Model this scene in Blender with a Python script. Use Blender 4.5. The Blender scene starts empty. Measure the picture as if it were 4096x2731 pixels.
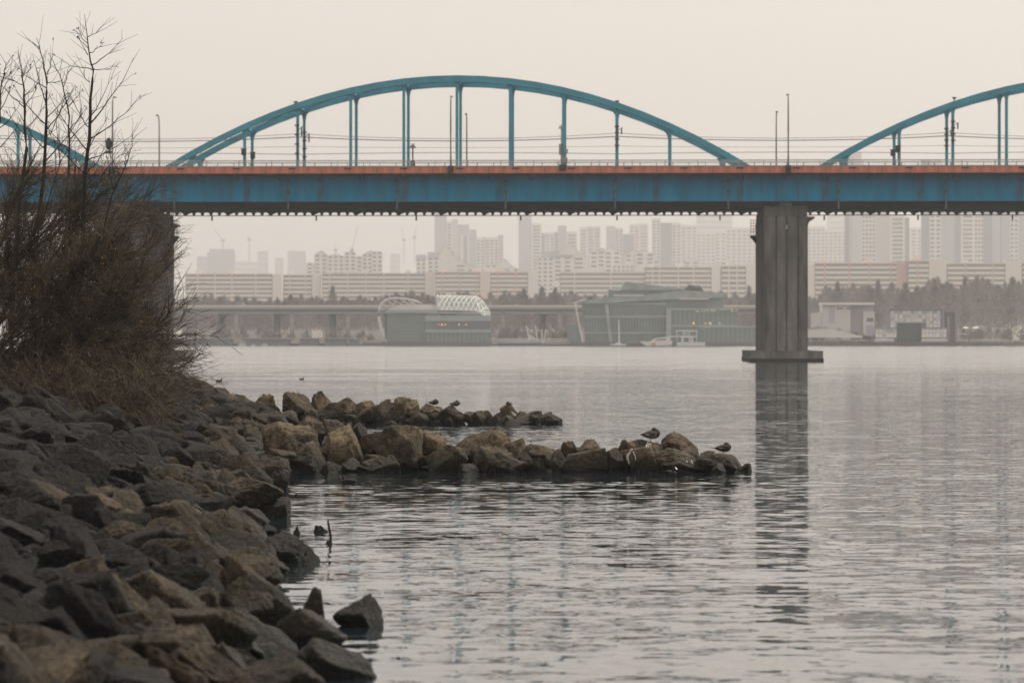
import bpy, bmesh, math, random
import numpy as np
from mathutils import Vector, Matrix, noise

# ------------------------------------------------------------------ camera, sky, sun, exposure
scene = bpy.context.scene
COL = scene.collection
F, CX, HY, H = 15360.0, 2048.0, 1355.0, 3.0      # focal length, principal column, horizon row (photo pixels), eye height (m)

cam_data = bpy.data.cameras.new('camera')
cam_data.sensor_width = 36.0
cam_data.lens = 135.0
cam_data.shift_y = -(1365.5 - HY) / 4096.0
cam_data.clip_start = 0.5
cam_data.clip_end = 30000.0
cam_data.dof.use_dof = True
cam_data.dof.focus_distance = 95.0
cam_data.dof.aperture_fstop = 3.2
cam = bpy.data.objects.new('camera', cam_data)
COL.objects.link(cam)
cam.location = (0, 0, H)
cam.rotation_euler = (math.radians(90), 0, 0)
scene.camera = cam

SUN_EL, SUN_AZ = math.radians(50), math.radians(58)      # azimuth clockwise from +Y (view direction): to the right, a little ahead
world = bpy.data.worlds.new('World')
scene.world = world
world.use_nodes = True
wn, wl = world.node_tree.nodes, world.node_tree.links
wn.clear()
w_out = wn.new('ShaderNodeOutputWorld')
w_bg = wn.new('ShaderNodeBackground')
w_sky = wn.new('ShaderNodeTexSky')
w_sky.sky_type = 'NISHITA'
w_sky.sun_disc = False
w_sky.sun_elevation = SUN_EL
w_sky.sun_rotation = SUN_AZ
w_sky.air_density, w_sky.dust_density, w_sky.ozone_density = 1.0, 4.0, 1.0
w_mix = wn.new('ShaderNodeMix')
w_mix.data_type = 'RGBA'
w_mix.inputs[0].default_value = 0.72                       # thick even overcast over the clear sky
w_mix.inputs[7].default_value = (9.5, 8.5, 7.6, 1)
wl.new(w_sky.outputs[0], w_mix.inputs[6])
wl.new(w_mix.outputs[2], w_bg.inputs[0])
w_bg.inputs[1].default_value = 0.1
wl.new(w_bg.outputs[0], w_out.inputs[0])

sun_data = bpy.data.lights.new('sun', 'SUN')
sun_data.energy = 2.3
sun_data.angle = math.radians(10)
sun_data.color = (1.0, 0.93, 0.82)
sun = bpy.data.objects.new('sun', sun_data)
COL.objects.link(sun)
sd = Vector((math.sin(SUN_AZ) * math.cos(SUN_EL), math.cos(SUN_AZ) * math.cos(SUN_EL), math.sin(SUN_EL)))
sun.rotation_euler = sd.to_track_quat('Z', 'Y').to_euler()
sun.location = sd * 300

vs = scene.view_settings
vs.view_transform = 'Standard'
vs.look = 'None'
vs.exposure = 0.24
vs.gamma = 1.0
vs.use_curve_mapping = False
scene.render.engine = 'CYCLES'
cy = scene.cycles
cy.use_denoising = True
cy.denoiser = 'OPENIMAGEDENOISE'
cy.max_bounces = 5
cy.diffuse_bounces = 2
cy.glossy_bounces = 3
cy.transmission_bounces = 2
cy.volume_bounces = 2
cy.transparent_max_bounces = 6
cy.caustics_reflective = False
cy.caustics_refractive = False
cy.sample_clamp_indirect = 4.0

RND = random.Random(7)

# ------------------------------------------------------------------ helpers
def P(x, y, d):
    """world point seen at photo pixel (x, y) at distance d"""
    return Vector(((x - CX) * d / F, d, H + (HY - y) * d / F))

def PX(x, d): return (x - CX) * d / F
def PZ(y, d): return H + (HY - y) * d / F
def dist_water(y): return H * F / (y - HY)

def tag(o, label=None, cat=None, group=None, kind=None):
    if label: o['label'] = label
    if cat:
        o['category'] = cat
        kind = kind or 'thing'
    if group: o['group'] = group
    if kind: o['kind'] = kind
    return o

def empty(name, loc=(0, 0, 0), rz=0.0, label=None, cat=None, group=None, parent=None):
    o = bpy.data.objects.new(name, None)
    COL.objects.link(o)
    o.location = loc
    o.rotation_euler = (0, 0, rz)
    if parent: o.parent = parent
    o.empty_display_size = 0.3
    return tag(o, label, cat, group)

def link(name, me, parent=None, loc=(0, 0, 0), scale=(1, 1, 1), rot=(0, 0, 0)):
    o = bpy.data.objects.new(name, me)
    COL.objects.link(o)
    o.location = loc
    o.scale = scale
    o.rotation_euler = rot
    if parent: o.parent = parent
    return o

class MB:
    """collects vertices and faces for one mesh"""
    def __init__(s): s.v, s.f, s.m = [], [], []
    def add(s, vs_, fs, mi=0):
        n = len(s.v)
        s.v.extend([tuple(p) for p in vs_])
        for f in fs:
            s.f.append(tuple(i + n for i in f)); s.m.append(mi)
        return s
    def box(s, x0, x1, y0, y1, z0, z1, mi=0):
        return s.add([(x0,y0,z0),(x1,y0,z0),(x1,y1,z0),(x0,y1,z0),(x0,y0,z1),(x1,y0,z1),(x1,y1,z1),(x0,y1,z1)],
                     [(0,3,2,1),(4,5,6,7),(0,1,5,4),(1,2,6,5),(2,3,7,6),(3,0,4,7)], mi)
    def extrude_y(s, poly, y0, y1, mi=0):
        """poly: (x, z) outline, counter-clockwise seen from -y"""
        n = len(poly)
        vs_ = [(x, y0, z) for x, z in poly] + [(x, y1, z) for x, z in poly]
        fs = [tuple(range(n)), tuple(range(2*n-1, n-1, -1))]
        for i in range(n):
            j = (i + 1) % n
            fs.append((j, i, i + n, j + n))
        return s.add(vs_, fs, mi)
    def extrude_z(s, poly, z0, z1, mi=0):
        n = len(poly)
        vs_ = [(x, y, z0) for x, y in poly] + [(x, y, z1) for x, y in poly]
        fs = [tuple(range(n-1, -1, -1)), tuple(range(n, 2*n))]
        for i in range(n):
            j = (i + 1) % n
            fs.append((i, j, j + n, i + n))
        return s.add(vs_, fs, mi)
    def extrude_x(s, poly, x0, x1, mi=0):
        n = len(poly)
        vs_ = [(x0, y, z) for y, z in poly] + [(x1, y, z) for y, z in poly]
        fs = [tuple(range(n-1, -1, -1)), tuple(range(n, 2*n))]
        for i in range(n):
            j = (i + 1) % n
            fs.append((i, j, j + n, i + n))
        return s.add(vs_, fs, mi)
    def tube(s, pts, r, sides=6, cap=True, mi=0):
        pts = [Vector(p) for p in pts]
        n = len(pts)
        rs = r if isinstance(r, (list, tuple)) else [r] * n
        base = len(s.v)
        up = Vector((0, 0, 1))
        for i, p in enumerate(pts):
            t = (pts[min(i+1, n-1)] - pts[max(i-1, 0)])
            t = t.normalized() if t.length > 1e-9 else Vector((0, 0, 1))
            a = t.cross(up)
            if a.length < 1e-3: a = t.cross(Vector((1, 0, 0)))
            a.normalize(); b = t.cross(a)
            for k in range(sides):
                an = 2 * math.pi * k / sides
                s.v.append(tuple(p + (a * math.cos(an) + b * math.sin(an)) * rs[i]))
        for i in range(n - 1):
            for k in range(sides):
                k2 = (k + 1) % sides
                s.f.append((base+i*sides+k, base+(i+1)*sides+k, base+(i+1)*sides+k2, base+i*sides+k2)); s.m.append(mi)
        if cap:
            s.f.append(tuple(base + k for k in range(sides))); s.m.append(mi)
            s.f.append(tuple(base + (n-1)*sides + k for k in range(sides-1, -1, -1))); s.m.append(mi)
        return s
    def bar(s, a, b, w, h, mi=0):
        """rectangular bar from a to b, w across (horizontal), h deep"""
        a, b = Vector(a), Vector(b)
        t = (b - a).normalized()
        side = t.cross(Vector((0, 0, 1)))
        if side.length < 1e-3: side = Vector((1, 0, 0))
        side.normalize(); up = side.cross(t)
        vs_ = []
        for p in (a, b):
            for i, j in ((-1,-1),(1,-1),(1,1),(-1,1)):
                vs_.append(p + side*(i*w/2) + up*(j*h/2))
        return s.add(vs_, [(0,1,2,3),(7,6,5,4),(0,4,5,1),(1,5,6,2),(2,6,7,3),(3,7,4,0)], mi)
    def mesh(s, name, mats, smooth=False):
        me = bpy.data.meshes.new(name)
        me.from_pydata(s.v, [], s.f)
        for m in (mats if isinstance(mats, (list, tuple)) else [mats]): me.materials.append(m)
        if any(s.m): me.polygons.foreach_set('material_index', s.m)
        if smooth: me.polygons.foreach_set('use_smooth', [True] * len(me.polygons))
        bm = bmesh.new(); bm.from_mesh(me)
        bmesh.ops.recalc_face_normals(bm, faces=bm.faces)
        bm.to_mesh(me); bm.free()
        return me
    def build(s, name, mats, parent=None, loc=(0, 0, 0), smooth=False, rot=(0, 0, 0)):
        return link(name, s.mesh(name, mats, smooth), parent, loc, (1, 1, 1), rot)

def unit_box(name, m):
    return MB().box(-.5, .5, -.5, .5, -.5, .5).mesh(name, m)

def put_box(name, me, parent, x0, x1, y0, y1, z0, z1):
    return link(name, me, parent, ((x0+x1)/2, (y0+y1)/2, (z0+z1)/2), (x1-x0, y1-y0, z1-z0))

# ------------------------------------------------------------------ materials (all procedural)
def mat(name, c, rough=0.7, var=0.12, scale=1.0, bump=0.0, bscale=None, metal=0.0, spec=0.4, c2=None, stretch=(1,1,1), emit=None, coord='Object', detail=5):
    m = bpy.data.materials.new(name)
    m.use_nodes = True
    nt = m.node_tree; N, L = nt.nodes, nt.links
    b = N['Principled BSDF']
    b.inputs['Roughness'].default_value = rough
    b.inputs['Metallic'].default_value = metal
    b.inputs['Specular IOR Level'].default_value = spec
    tc = N.new('ShaderNodeTexCoord')
    mp = N.new('ShaderNodeMapping'); mp.inputs['Scale'].default_value = stretch
    geo = None
    if coord == 'World':
        geo = N.new('ShaderNodeNewGeometry'); L.new(geo.outputs['Position'], mp.inputs[0])
    else:
        L.new(tc.outputs[coord], mp.inputs[0])
    nz = N.new('ShaderNodeTexNoise'); nz.inputs['Scale'].default_value = scale; nz.inputs['Detail'].default_value = detail
    nz.inputs['Roughness'].default_value = 0.6
    L.new(mp.outputs[0], nz.inputs['Vector'])
    rp = N.new('ShaderNodeValToRGB')
    e = rp.color_ramp.elements
    e[0].position, e[1].position = 0.3, 0.7
    d = c2 if c2 else tuple(max(0, x * (1 - 2 * var)) for x in c)
    u = c if c2 else tuple(min(1, x * (1 + var)) for x in c)
    e[0].color, e[1].color = (*d, 1), (*u, 1)
    L.new(nz.outputs['Fac'], rp.inputs[0])
    L.new(rp.outputs[0], b.inputs['Base Color'])
    if bump:
        nb = N.new('ShaderNodeTexNoise'); nb.inputs['Scale'].default_value = bscale or scale * 4; nb.inputs['Detail'].default_value = 6
        L.new(mp.outputs[0], nb.inputs['Vector'])
        bp = N.new('ShaderNodeBump'); bp.inputs['Strength'].default_value = 1.0; bp.inputs['Distance'].default_value = bump
        L.new(nb.outputs['Fac'], bp.inputs['Height']); L.new(bp.outputs[0], b.inputs['Normal'])
    if emit:
        b.inputs['Emission Color'].default_value = (*emit[0], 1); b.inputs['Emission Strength'].default_value = emit[1]
    return m

def rock_material(name, light, dark, moss=(0.07, 0.065, 0.025), wet=True):
    m = bpy.data.materials.new(name); m.use_nodes = True
    nt = m.node_tree; N, L = nt.nodes, nt.links
    b = N['Principled BSDF']
    geo = N.new('ShaderNodeNewGeometry')
    oi = N.new('ShaderNodeObjectInfo')
    def nz(scale, detail, rough=0.6):
        n = N.new('ShaderNodeTexNoise'); n.inputs['Scale'].default_value = scale; n.inputs['Detail'].default_value = detail
        n.inputs['Roughness'].default_value = rough; L.new(geo.outputs['Position'], n.inputs['Vector']); return n
    big, mid, fine = nz(1.6, 4), nz(6.0, 7, 0.75), nz(19.0, 4, 0.75)
    r1 = N.new('ShaderNodeValToRGB'); r1.color_ramp.elements[0].position = .38; r1.color_ramp.elements[1].position = .62
    r1.color_ramp.elements[0].color = (*dark, 1); r1.color_ramp.elements[1].color = (*light, 1)
    mx = N.new('ShaderNodeMath'); mx.operation = 'MULTIPLY_ADD'; mx.inputs[1].default_value = 0.55
    mx2 = N.new('ShaderNodeMath'); mx2.operation = 'MULTIPLY'; mx2.inputs[1].default_value = 0.45
    L.new(big.outputs['Fac'], mx2.inputs[0]); L.new(mid.outputs['Fac'], mx.inputs[0]); L.new(mx2.outputs[0], mx.inputs[2])
    L.new(mx.outputs[0], r1.inputs[0])
    # speckle
    r2 = N.new('ShaderNodeValToRGB'); r2.color_ramp.elements[0].position = .38; r2.color_ramp.elements[1].position = .62
    r2.color_ramp.elements[0].color = (.35, .35, .35, 1); r2.color_ramp.elements[1].color = (1.3, 1.27, 1.2, 1)
    L.new(fine.outputs['Fac'], r2.inputs[0])
    mu = N.new('ShaderNodeMix'); mu.data_type = 'RGBA'; mu.blend_type = 'MULTIPLY'; mu.inputs[0].default_value = .75
    L.new(r1.outputs[0], mu.inputs[6]); L.new(r2.outputs[0], mu.inputs[7])
    # each stone its own tone
    hv = N.new('ShaderNodeHueSaturation')
    mr = N.new('ShaderNodeMapRange'); mr.inputs['To Min'].default_value = .6; mr.inputs['To Max'].default_value = 1.3
    L.new(oi.outputs['Random'], mr.inputs['Value']); L.new(mr.outputs[0], hv.inputs['Value'])
    L.new(mu.outputs[2], hv.inputs['Color'])
    # moss stains
    ms = N.new('ShaderNodeMix'); ms.data_type = 'RGBA'; ms.inputs[7].default_value = (*moss, 1)
    mn = nz(2.2, 5); mrp = N.new('ShaderNodeValToRGB'); mrp.color_ramp.elements[0].position = .58; mrp.color_ramp.elements[1].position = .74
    mrp.color_ramp.elements[1].color = (.55, .55, .55, 1)
    L.new(mn.outputs['Fac'], mrp.inputs[0]); L.new(mrp.outputs[0], ms.inputs[0]); L.new(hv.outputs[0], ms.inputs[6])
    col = ms.outputs[2]
    b.inputs['Roughness'].default_value = 0.85
    b.inputs['Specular IOR Level'].default_value = 0.25
    if wet:   # algae line just above the water
        sx = N.new('ShaderNodeSeparateXYZ'); L.new(geo.outputs['Position'], sx.inputs[0])
        ad = N.new('ShaderNodeMath'); ad.operation = 'MULTIPLY_ADD'; ad.inputs[1].default_value = -0.22
        L.new(mid.outputs['Fac'], ad.inputs[0]); L.new(sx.outputs['Z'], ad.inputs[2])
        wr = N.new('ShaderNodeMapRange'); wr.inputs['From Min'].default_value = -.02; wr.inputs['From Max'].default_value = .52
        wr.inputs['To Min'].default_value = .95; wr.inputs['To Max'].default_value = 0
        L.new(ad.outputs[0], wr.inputs['Value'])
        wm = N.new('ShaderNodeMix'); wm.data_type = 'RGBA'; wm.inputs[7].default_value = (.016, .017, .013, 1)
        L.new(wr.outputs[0], wm.inputs[0]); L.new(col, wm.inputs[6]); col = wm.outputs[2]
        rr = N.new('ShaderNodeMapRange'); rr.inputs['To Min'].default_value = .85; rr.inputs['To Max'].default_value = .4
        L.new(wr.outputs[0], rr.inputs['Value']); L.new(rr.outputs[0], b.inputs['Roughness'])
    L.new(col, b.inputs['Base Color'])
    # relief
    bh = N.new('ShaderNodeMath'); bh.operation = 'MULTIPLY_ADD'; bh.inputs[1].default_value = .3
    L.new(fine.outputs['Fac'], bh.inputs[0]); L.new(mid.outputs['Fac'], bh.inputs[2])
    bp = N.new('ShaderNodeBump'); bp.inputs['Distance'].default_value = .13; bp.inputs['Strength'].default_value = 1
    L.new(bh.outputs[0], bp.inputs['Height']); L.new(bp.outputs[0], b.inputs['Normal'])
    return m

M = {}
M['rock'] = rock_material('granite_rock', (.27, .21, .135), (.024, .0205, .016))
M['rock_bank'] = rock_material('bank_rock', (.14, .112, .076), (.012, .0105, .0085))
M['rock_dark'] = rock_material('vignette_dark_rock', (.030, .028, .027), (.005, .0052, .0056), moss=(.05, .052, .045))  # stone copy with a lens vignette's darkening put into its colour
M['soil'] = mat('bank_soil', (.05, .042, .032), .95, .3, .8, .05, 6, coord='World')
M['girder'] = mat('girder_blue_paint', (.0, .34, .58), .7, .16, .5, stretch=(1.4, 1, .22), spec=.08)
M['girder_band'] = mat('girder_dark_blue_paint', (.010, .21, .36), .6, .25, .8)  # darker blue than the girder panels
M['arch'] = mat('arch_blue_paint', (.03, .31, .41), .45, .12, .5)
M['orange'] = mat('fascia_orange_paint', (.66, .215, .125), .65, .24, .9, stretch=(2.2, 1, .3))
M['stain'] = mat('fascia_dark_metal', (.035, .035, .035), .7, .2)
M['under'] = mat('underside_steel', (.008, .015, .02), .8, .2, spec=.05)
M['concrete'] = mat('pier_concrete', (.19, .182, .165), .9, .3, .5, .02, 3, stretch=(1.6, 1.6, .35))
M['concrete_l'] = mat('pale_concrete', (.36, .34, .31), .9, .15, .4)
M['groove'] = mat('joint_concrete', (.035, .033, .03), .9, .2)
M['galv'] = mat('galvanised_steel', (.33, .34, .33), .5, .15, 2, metal=.5)
M['pole'] = mat('lamp_pole_paint', (.16, .18, .18), .5, .15, 2)
M['rail'] = mat('rail_paint', (.36, .37, .34), .6, .15, 2)
M['black'] = mat('dark_fitting', (.02, .022, .024), .5, .2, 3)
M['wire'] = mat('wire_metal', (.10, .09, .085), .6, .1, 2)
M['asphalt'] = mat('asphalt', (.05, .05, .05), .9, .2, 2)
M['bark'] = mat('willow_bark', (.036, .03, .024), .9, .3, 6)
M['twig'] = mat('willow_twig', (.092, .070, .040), .8, .5, 3, coord='World')
M['leaf'] = mat('dry_leaf', (.42, .28, .14), .8, .35, 9, coord='World')

def wt(name, c, var=.06, **k): return mat(name, c, .75, var, .15, **k)
M['cream'] = wt('cream_paint', (.80, .735, .65))
M['white_w'] = wt('white_render', (.84, .80, .75))
M['pink'] = wt('pink_render', (.66, .43, .37))
M['pink_l'] = wt('pale_pink_render', (.78, .63, .56))
M['green_g'] = wt('pale_green_trim', (.55, .59, .53))
M['grey_w'] = wt('grey_render', (.46, .46, .49))
M['grey_d'] = wt('dark_grey_panel', (.22, .235, .27))
M['grey_l'] = wt('light_grey_render', (.64, .62, .60))
M['roof'] = wt('slate_roof', (.24, .24, .25))
M['glass_d'] = mat('window_glass', (.13, .14, .15), .25, .3, .1, spec=.5)
RW_ = random.Random(31)
M['glass_m'] = mat('curtained_window', (.2, .2, .2), .4, .3, .1)
M['glass_far'] = mat('recessed_glazing', (.25, .245, .24), .4, .3, .1)
M['teal_glass'] = mat('teal_curtain_glass', (.17, .23, .225), .3, .2, .12, spec=.5)
M['teal_lite'] = mat('teal_frit_panel', (.36, .43, .41), .5, .15, .2)
M['white_steel'] = mat('white_steel', (.68, .68, .64), .5, .08, .5)
M['roof_white'] = mat('pale_membrane', (.60, .585, .56), .6, .1, .4)
M['pontoon'] = mat('pontoon_concrete', (.16, .155, .15), .9, .2, .3)
M['boat'] = mat('boat_gelcoat', (.78, .77, .74), .3, .05, .5)
M['boat_red'] = mat('boat_red', (.40, .09, .07), .5, .1)
M['boat_orange'] = mat('fender_orange', (.75, .26, .10), .6, .1)
M['boat_blue'] = mat('hull_stripe_blue', (.08, .11, .2), .5, .1)
M['tree_far'] = mat('bare_wood', (.21, .18, .18), .9, .3, .2, coord='World')
M['reed'] = mat('dry_reed', (.17, .145, .115), .9, .3, .3, coord='World')
M['brown_tower'] = mat('brown_cladding', (.10, .075, .07), .8, .2, .2)
M['screen'] = mat('stage_dark_opening', (.028, .045, .05), .6, .2, .2)
M['lamp_warm'] = mat('warm_lamp', (.9, .6, .35), .5, .02, 1, emit=((1, .55, .25), .5))
M['lamp_pale'] = mat('fairy_light', (.9, .85, .55), .5, .02, 1, emit=((1, .92, .55), .12))
M['far_ground'] = mat('far_ground', (.13, .12, .10), .95, .25, .02, coord='World')

# ------------------------------------------------------------------ water, far ground
def water_material():
    m = bpy.data.materials.new('river_water'); m.use_nodes = True
    nt = m.node_tree; N, L = nt.nodes, nt.links
    b = N['Principled BSDF']
    b.inputs['Base Color'].default_value = (.009, .019, .025, 1)
    b.inputs['Roughness'].default_value = .035
    b.inputs['IOR'].default_value = 1.333
    b.inputs['Specular IOR Level'].default_value = .5
    geo = N.new('ShaderNodeNewGeometry')
    # wavelet slopes straight from noise, so that far water keeps its roughness below pixel size
    def layer(sx, sy, rot, detail, kx, ky, off):
        mp = N.new('ShaderNodeMapping'); mp.inputs['Scale'].default_value = (sx, sy, 1); mp.inputs['Rotation'].default_value = (0, 0, rot)
        mp.inputs['Location'].default_value = (off, off * .7, 0)
        L.new(geo.outputs['Position'], mp.inputs[0])
        n = N.new('ShaderNodeTexNoise'); n.inputs['Scale'].default_value = 1.0; n.inputs['Detail'].default_value = detail
        n.inputs['Roughness'].default_value = .5; n.inputs['Distortion'].default_value = .3
        L.new(mp.outputs[0], n.inputs['Vector'])
        sb = N.new('ShaderNodeVectorMath'); sb.operation = 'SUBTRACT'; sb.inputs[1].default_value = (.5, .5, .5); L.new(n.outputs['Color'], sb.inputs[0])
        mu = N.new('ShaderNodeVectorMath'); mu.operation = 'MULTIPLY'; mu.inputs[1].default_value = (kx, ky, 0); L.new(sb.outputs[0], mu.inputs[0])
        return mu.outputs[0]
    def add(a, c):
        ad = N.new('ShaderNodeVectorMath'); ad.operation = 'ADD'; L.new(a, ad.inputs[0]); L.new(c, ad.inputs[1]); return ad.outputs[0]
    h = add(add(layer(2.8, 3.5, .08, 2, .045, .17, 3), layer(1.0, 2.7, -.06, 2, .025, .13, 11)), layer(.22, .5, .12, 1, .015, .045, 23))
    # broad calm and ruffled patches
    cm = N.new('ShaderNodeMapping'); cm.inputs['Scale'].default_value = (.05, .06, 1); L.new(geo.outputs['Position'], cm.inputs[0])
    cn = N.new('ShaderNodeTexNoise'); cn.inputs['Scale'].default_value = 1; cn.inputs['Detail'].default_value = 3; L.new(cm.outputs[0], cn.inputs['Vector'])
    cr = N.new('ShaderNodeMapRange'); cr.inputs['From Min'].default_value = .35; cr.inputs['From Max'].default_value = .65
    cr.inputs['To Min'].default_value = .5; cr.inputs['To Max'].default_value = 1.2
    L.new(cn.outputs['Fac'], cr.inputs['Value'])
    # the open river beyond the sheltered bank is more wind-ruffled
    sx = N.new('ShaderNodeSeparateXYZ'); L.new(geo.outputs['Position'], sx.inputs[0])
    wr = N.new('ShaderNodeMapRange'); wr.inputs['From Min'].default_value = 100; wr.inputs['From Max'].default_value = 550
    wr.inputs['To Min'].default_value = 1.0; wr.inputs['To Max'].default_value = 2.0
    L.new(sx.outputs['Y'], wr.inputs['Value'])
    hm = N.new('ShaderNodeMath'); hm.operation = 'MULTIPLY'; L.new(cr.outputs[0], hm.inputs[0]); L.new(wr.outputs[0], hm.inputs[1])
    sc = N.new('ShaderNodeVectorMath'); sc.operation = 'SCALE'; L.new(h, sc.inputs[0]); L.new(hm.outputs[0], sc.inputs['Scale'])
    up = N.new('ShaderNodeVectorMath'); up.operation = 'ADD'; L.new(sc.outputs[0], up.inputs[0])
    br = N.new('ShaderNodeMapRange'); br.inputs['From Min'].default_value = 150; br.inputs['From Max'].default_value = 620
    br.inputs['To Min'].default_value = 0.0; br.inputs['To Max'].default_value = -.045      # normals tilted at the viewer to make far water mirror bright sky
    L.new(sx.outputs['Y'], br.inputs['Value'])
    cb = N.new('ShaderNodeCombineXYZ'); cb.inputs['Z'].default_value = 1.0; L.new(br.outputs[0], cb.inputs['Y'])
    L.new(cb.outputs[0], up.inputs[1])
    nm = N.new('ShaderNodeVectorMath'); nm.operation = 'NORMALIZE'; L.new(up.outputs[0], nm.inputs[0])
    L.new(nm.outputs[0], b.inputs['Normal'])
    return m

SHORE = 1646.0
wmb = MB()
xs, ys = [-1500, -200, 200, 1500], [-250, 300, 900, SHORE + 6]
for j in range(3):
    for i in range(3):
        wmb.add([(xs[i], ys[j], 0), (xs[i+1], ys[j], 0), (xs[i+1], ys[j+1], 0), (xs[i], ys[j+1], 0)], [(0, 1, 2, 3)])
tag(wmb.build('water', water_material()), 'calm rippled grey river water', kind='structure')

gmb = MB()     # far bank: low revetment, then flat land to the horizon
prof = [(SHORE, -1.5), (SHORE + .4, .55), (SHORE + 5, .9), (SHORE + 24, 2.0), (SHORE + 80, 2.6), (11500, 2.6)]
gx = [-2400, -800, -300, 0, 300, 800, 2400]
vv = [(x, y, z) for (y, z) in prof for x in gx]
nn = len(gx)
gmb.add(vv, [(j*nn+i, j*nn+i+1, (j+1)*nn+i+1, (j+1)*nn+i) for j in range(len(prof)-1) for i in range(nn-1)])
tag(gmb.build('ground', M['far_ground']), 'flat land behind the far river shore', kind='structure')

# ------------------------------------------------------------------ haze: one closed box of even thin mist
hz = bpy.data.materials.new('river_haze'); hz.use_nodes = True
hn = hz.node_tree.nodes; hn.clear()
ho = hn.new('ShaderNodeOutputMaterial'); hv = hn.new('ShaderNodeVolumePrincipled')
hv.inputs['Color'].default_value = (.97, .965, .96, 1)
hv.inputs['Density'].default_value = HAZE = 0.00017
hv.inputs['Anisotropy'].default_value = 0.65
hz.node_tree.links.new(hv.outputs[0], ho.inputs['Volume'])
tag(MB().box(-2500, 2500, -300, 11600, -3.5, 460).build('haze', hz), 'thin pale haze over the river', kind='stuff')

# ------------------------------------------------------------------ bridge
BA = 0.0327                              # the bridge is turned this much from square to the view
BD = 492.0
cB, sB = math.cos(BA), math.sin(BA)
def U(x, v=0.0):
    r = (x - CX) / F
    return (r * (BD + v * cB) - v * sB) / (cB + r * sB)
def ZB(x, y, v=0.0):
    dep = BD - U(x, v) * sB + v * cB
    return H + (HY - y) * dep / F

bridge = empty('arch_bridge', (0, BD, 0), -BA, 'long blue steel girder bridge with blue arches and an orange edge across the river', 'bridge')
U0, U1 = U(-420), U(4520)
ZD, ZF, ZG = 24.86, 24.03, 20.58         # deck edge top, fascia bottom, girder bottom
VF = 42.5

MB().box(U0, U1, -3.78, VF + 1.2, ZF + .06, ZD - .1).build('deck', M['concrete'], bridge)
MB().box(U0, U1, -3.6, VF + 1.0, ZD - .098, ZD - .03).build('road_surface', M['asphalt'], bridge)
# fascia panels
fas = MB().box(-1.77, 1.77, 0, .2, ZF, ZD).mesh('fascia_panel', M['orange'])
fas_st = unit_box('fascia_bracket', M['stain'])
k = 0
u = U0 + 1.8
while u < U1:
    fp = link('fascia_panel', fas, bridge, (u, -4.0, 0))
    if k % 2 == 0: put_box('fascia_bracket', fas_st, fp, -.45, .45, -.05, -.002, ZD - .3, ZD - .14)
    u += 3.56; k += 1
MB().box(U0, U1, -4.06, -3.6, ZD + .003, ZD + .11).build('kerb', M['galv'], bridge)
# girder web panels, seams, stiffeners, drain pipes
seams = [-50, 313, 653, 988, 1283, 1618, 1995, 2328, 2623, 2961, 3300, 3683, 4080, 4440]
su = [U(x) for x in seams]
edges = [U0] + su + [U1]
for a, c in zip(edges[:-1], edges[1:]):
    MB().box(a + .012, c - .012, 0, 3.4, ZG, ZF - .02).build('girder_panel', M['girder'], bridge)
band = MB().box(-.4, .4, -.035, .05, ZG + .02, ZF - .3).mesh('splice_plate', M['girder_band'])
for a in su: link('splice_plate', band, bridge, (a, 0, 0))
stf = MB().box(-.07, .07, -.16, .05, ZG + .02, ZF - 1.0).mesh('stiffener', M['girder_band'])
for x in (3106, 3191, 420, 520): link('stiffener', stf, bridge, (U(x), 0, 0))
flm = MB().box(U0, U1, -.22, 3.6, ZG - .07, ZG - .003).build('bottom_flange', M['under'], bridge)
brk = MB().extrude_x([(-3.7, ZF - .01), (0, ZF - .01), (0, ZF - .75), (-.15, ZF - .75), (-3.7, ZF - .16)], -.06, .06).mesh('bracket', M['girder_band'])
u = U0 + 1
while u < U1:
    link('bracket', brk, bridge, (u, -.04, 0)); u += 5.4
dp = MB().tube([(0, -.36, ZF - .3), (0, -.36, ZG - 1.05)], .11, 8).mesh('drain_pipe', M['pole'])
clampm = MB().box(-.2, .2, -.5, -.06, -.06, .06).mesh('pipe_clamp', M['stain'])
for x in (256, 699, 1153, 1589, 2023, 2460, 2913, 3354, 3783, 4220):
    d_ = link('drain_pipe', dp, bridge, (U(x), 0, 0))
    for z in (ZG + 1.2, ZG + 2.6): link('pipe_clamp', clampm, d_, (0, 0, z))
# underside: inner girders, cross beams, slab soffit
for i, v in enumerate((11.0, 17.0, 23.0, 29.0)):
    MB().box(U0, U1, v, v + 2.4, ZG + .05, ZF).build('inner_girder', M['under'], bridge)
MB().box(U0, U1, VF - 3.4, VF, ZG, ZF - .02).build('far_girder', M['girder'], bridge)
cbm = MB().box(-.22, .22, 3.4, VF - 3.4, ZG + .5, ZF).mesh('cross_beam', M['under'])
u = U0 + 2
while u < U1:
    link('cross_beam', cbm, bridge, (u, 0, 0)); u += 5.4
MB().box(U0, U1, 3.4, VF - 3.4, ZF - .3, ZF + .05).build('soffit', M['under'], bridge)
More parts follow.
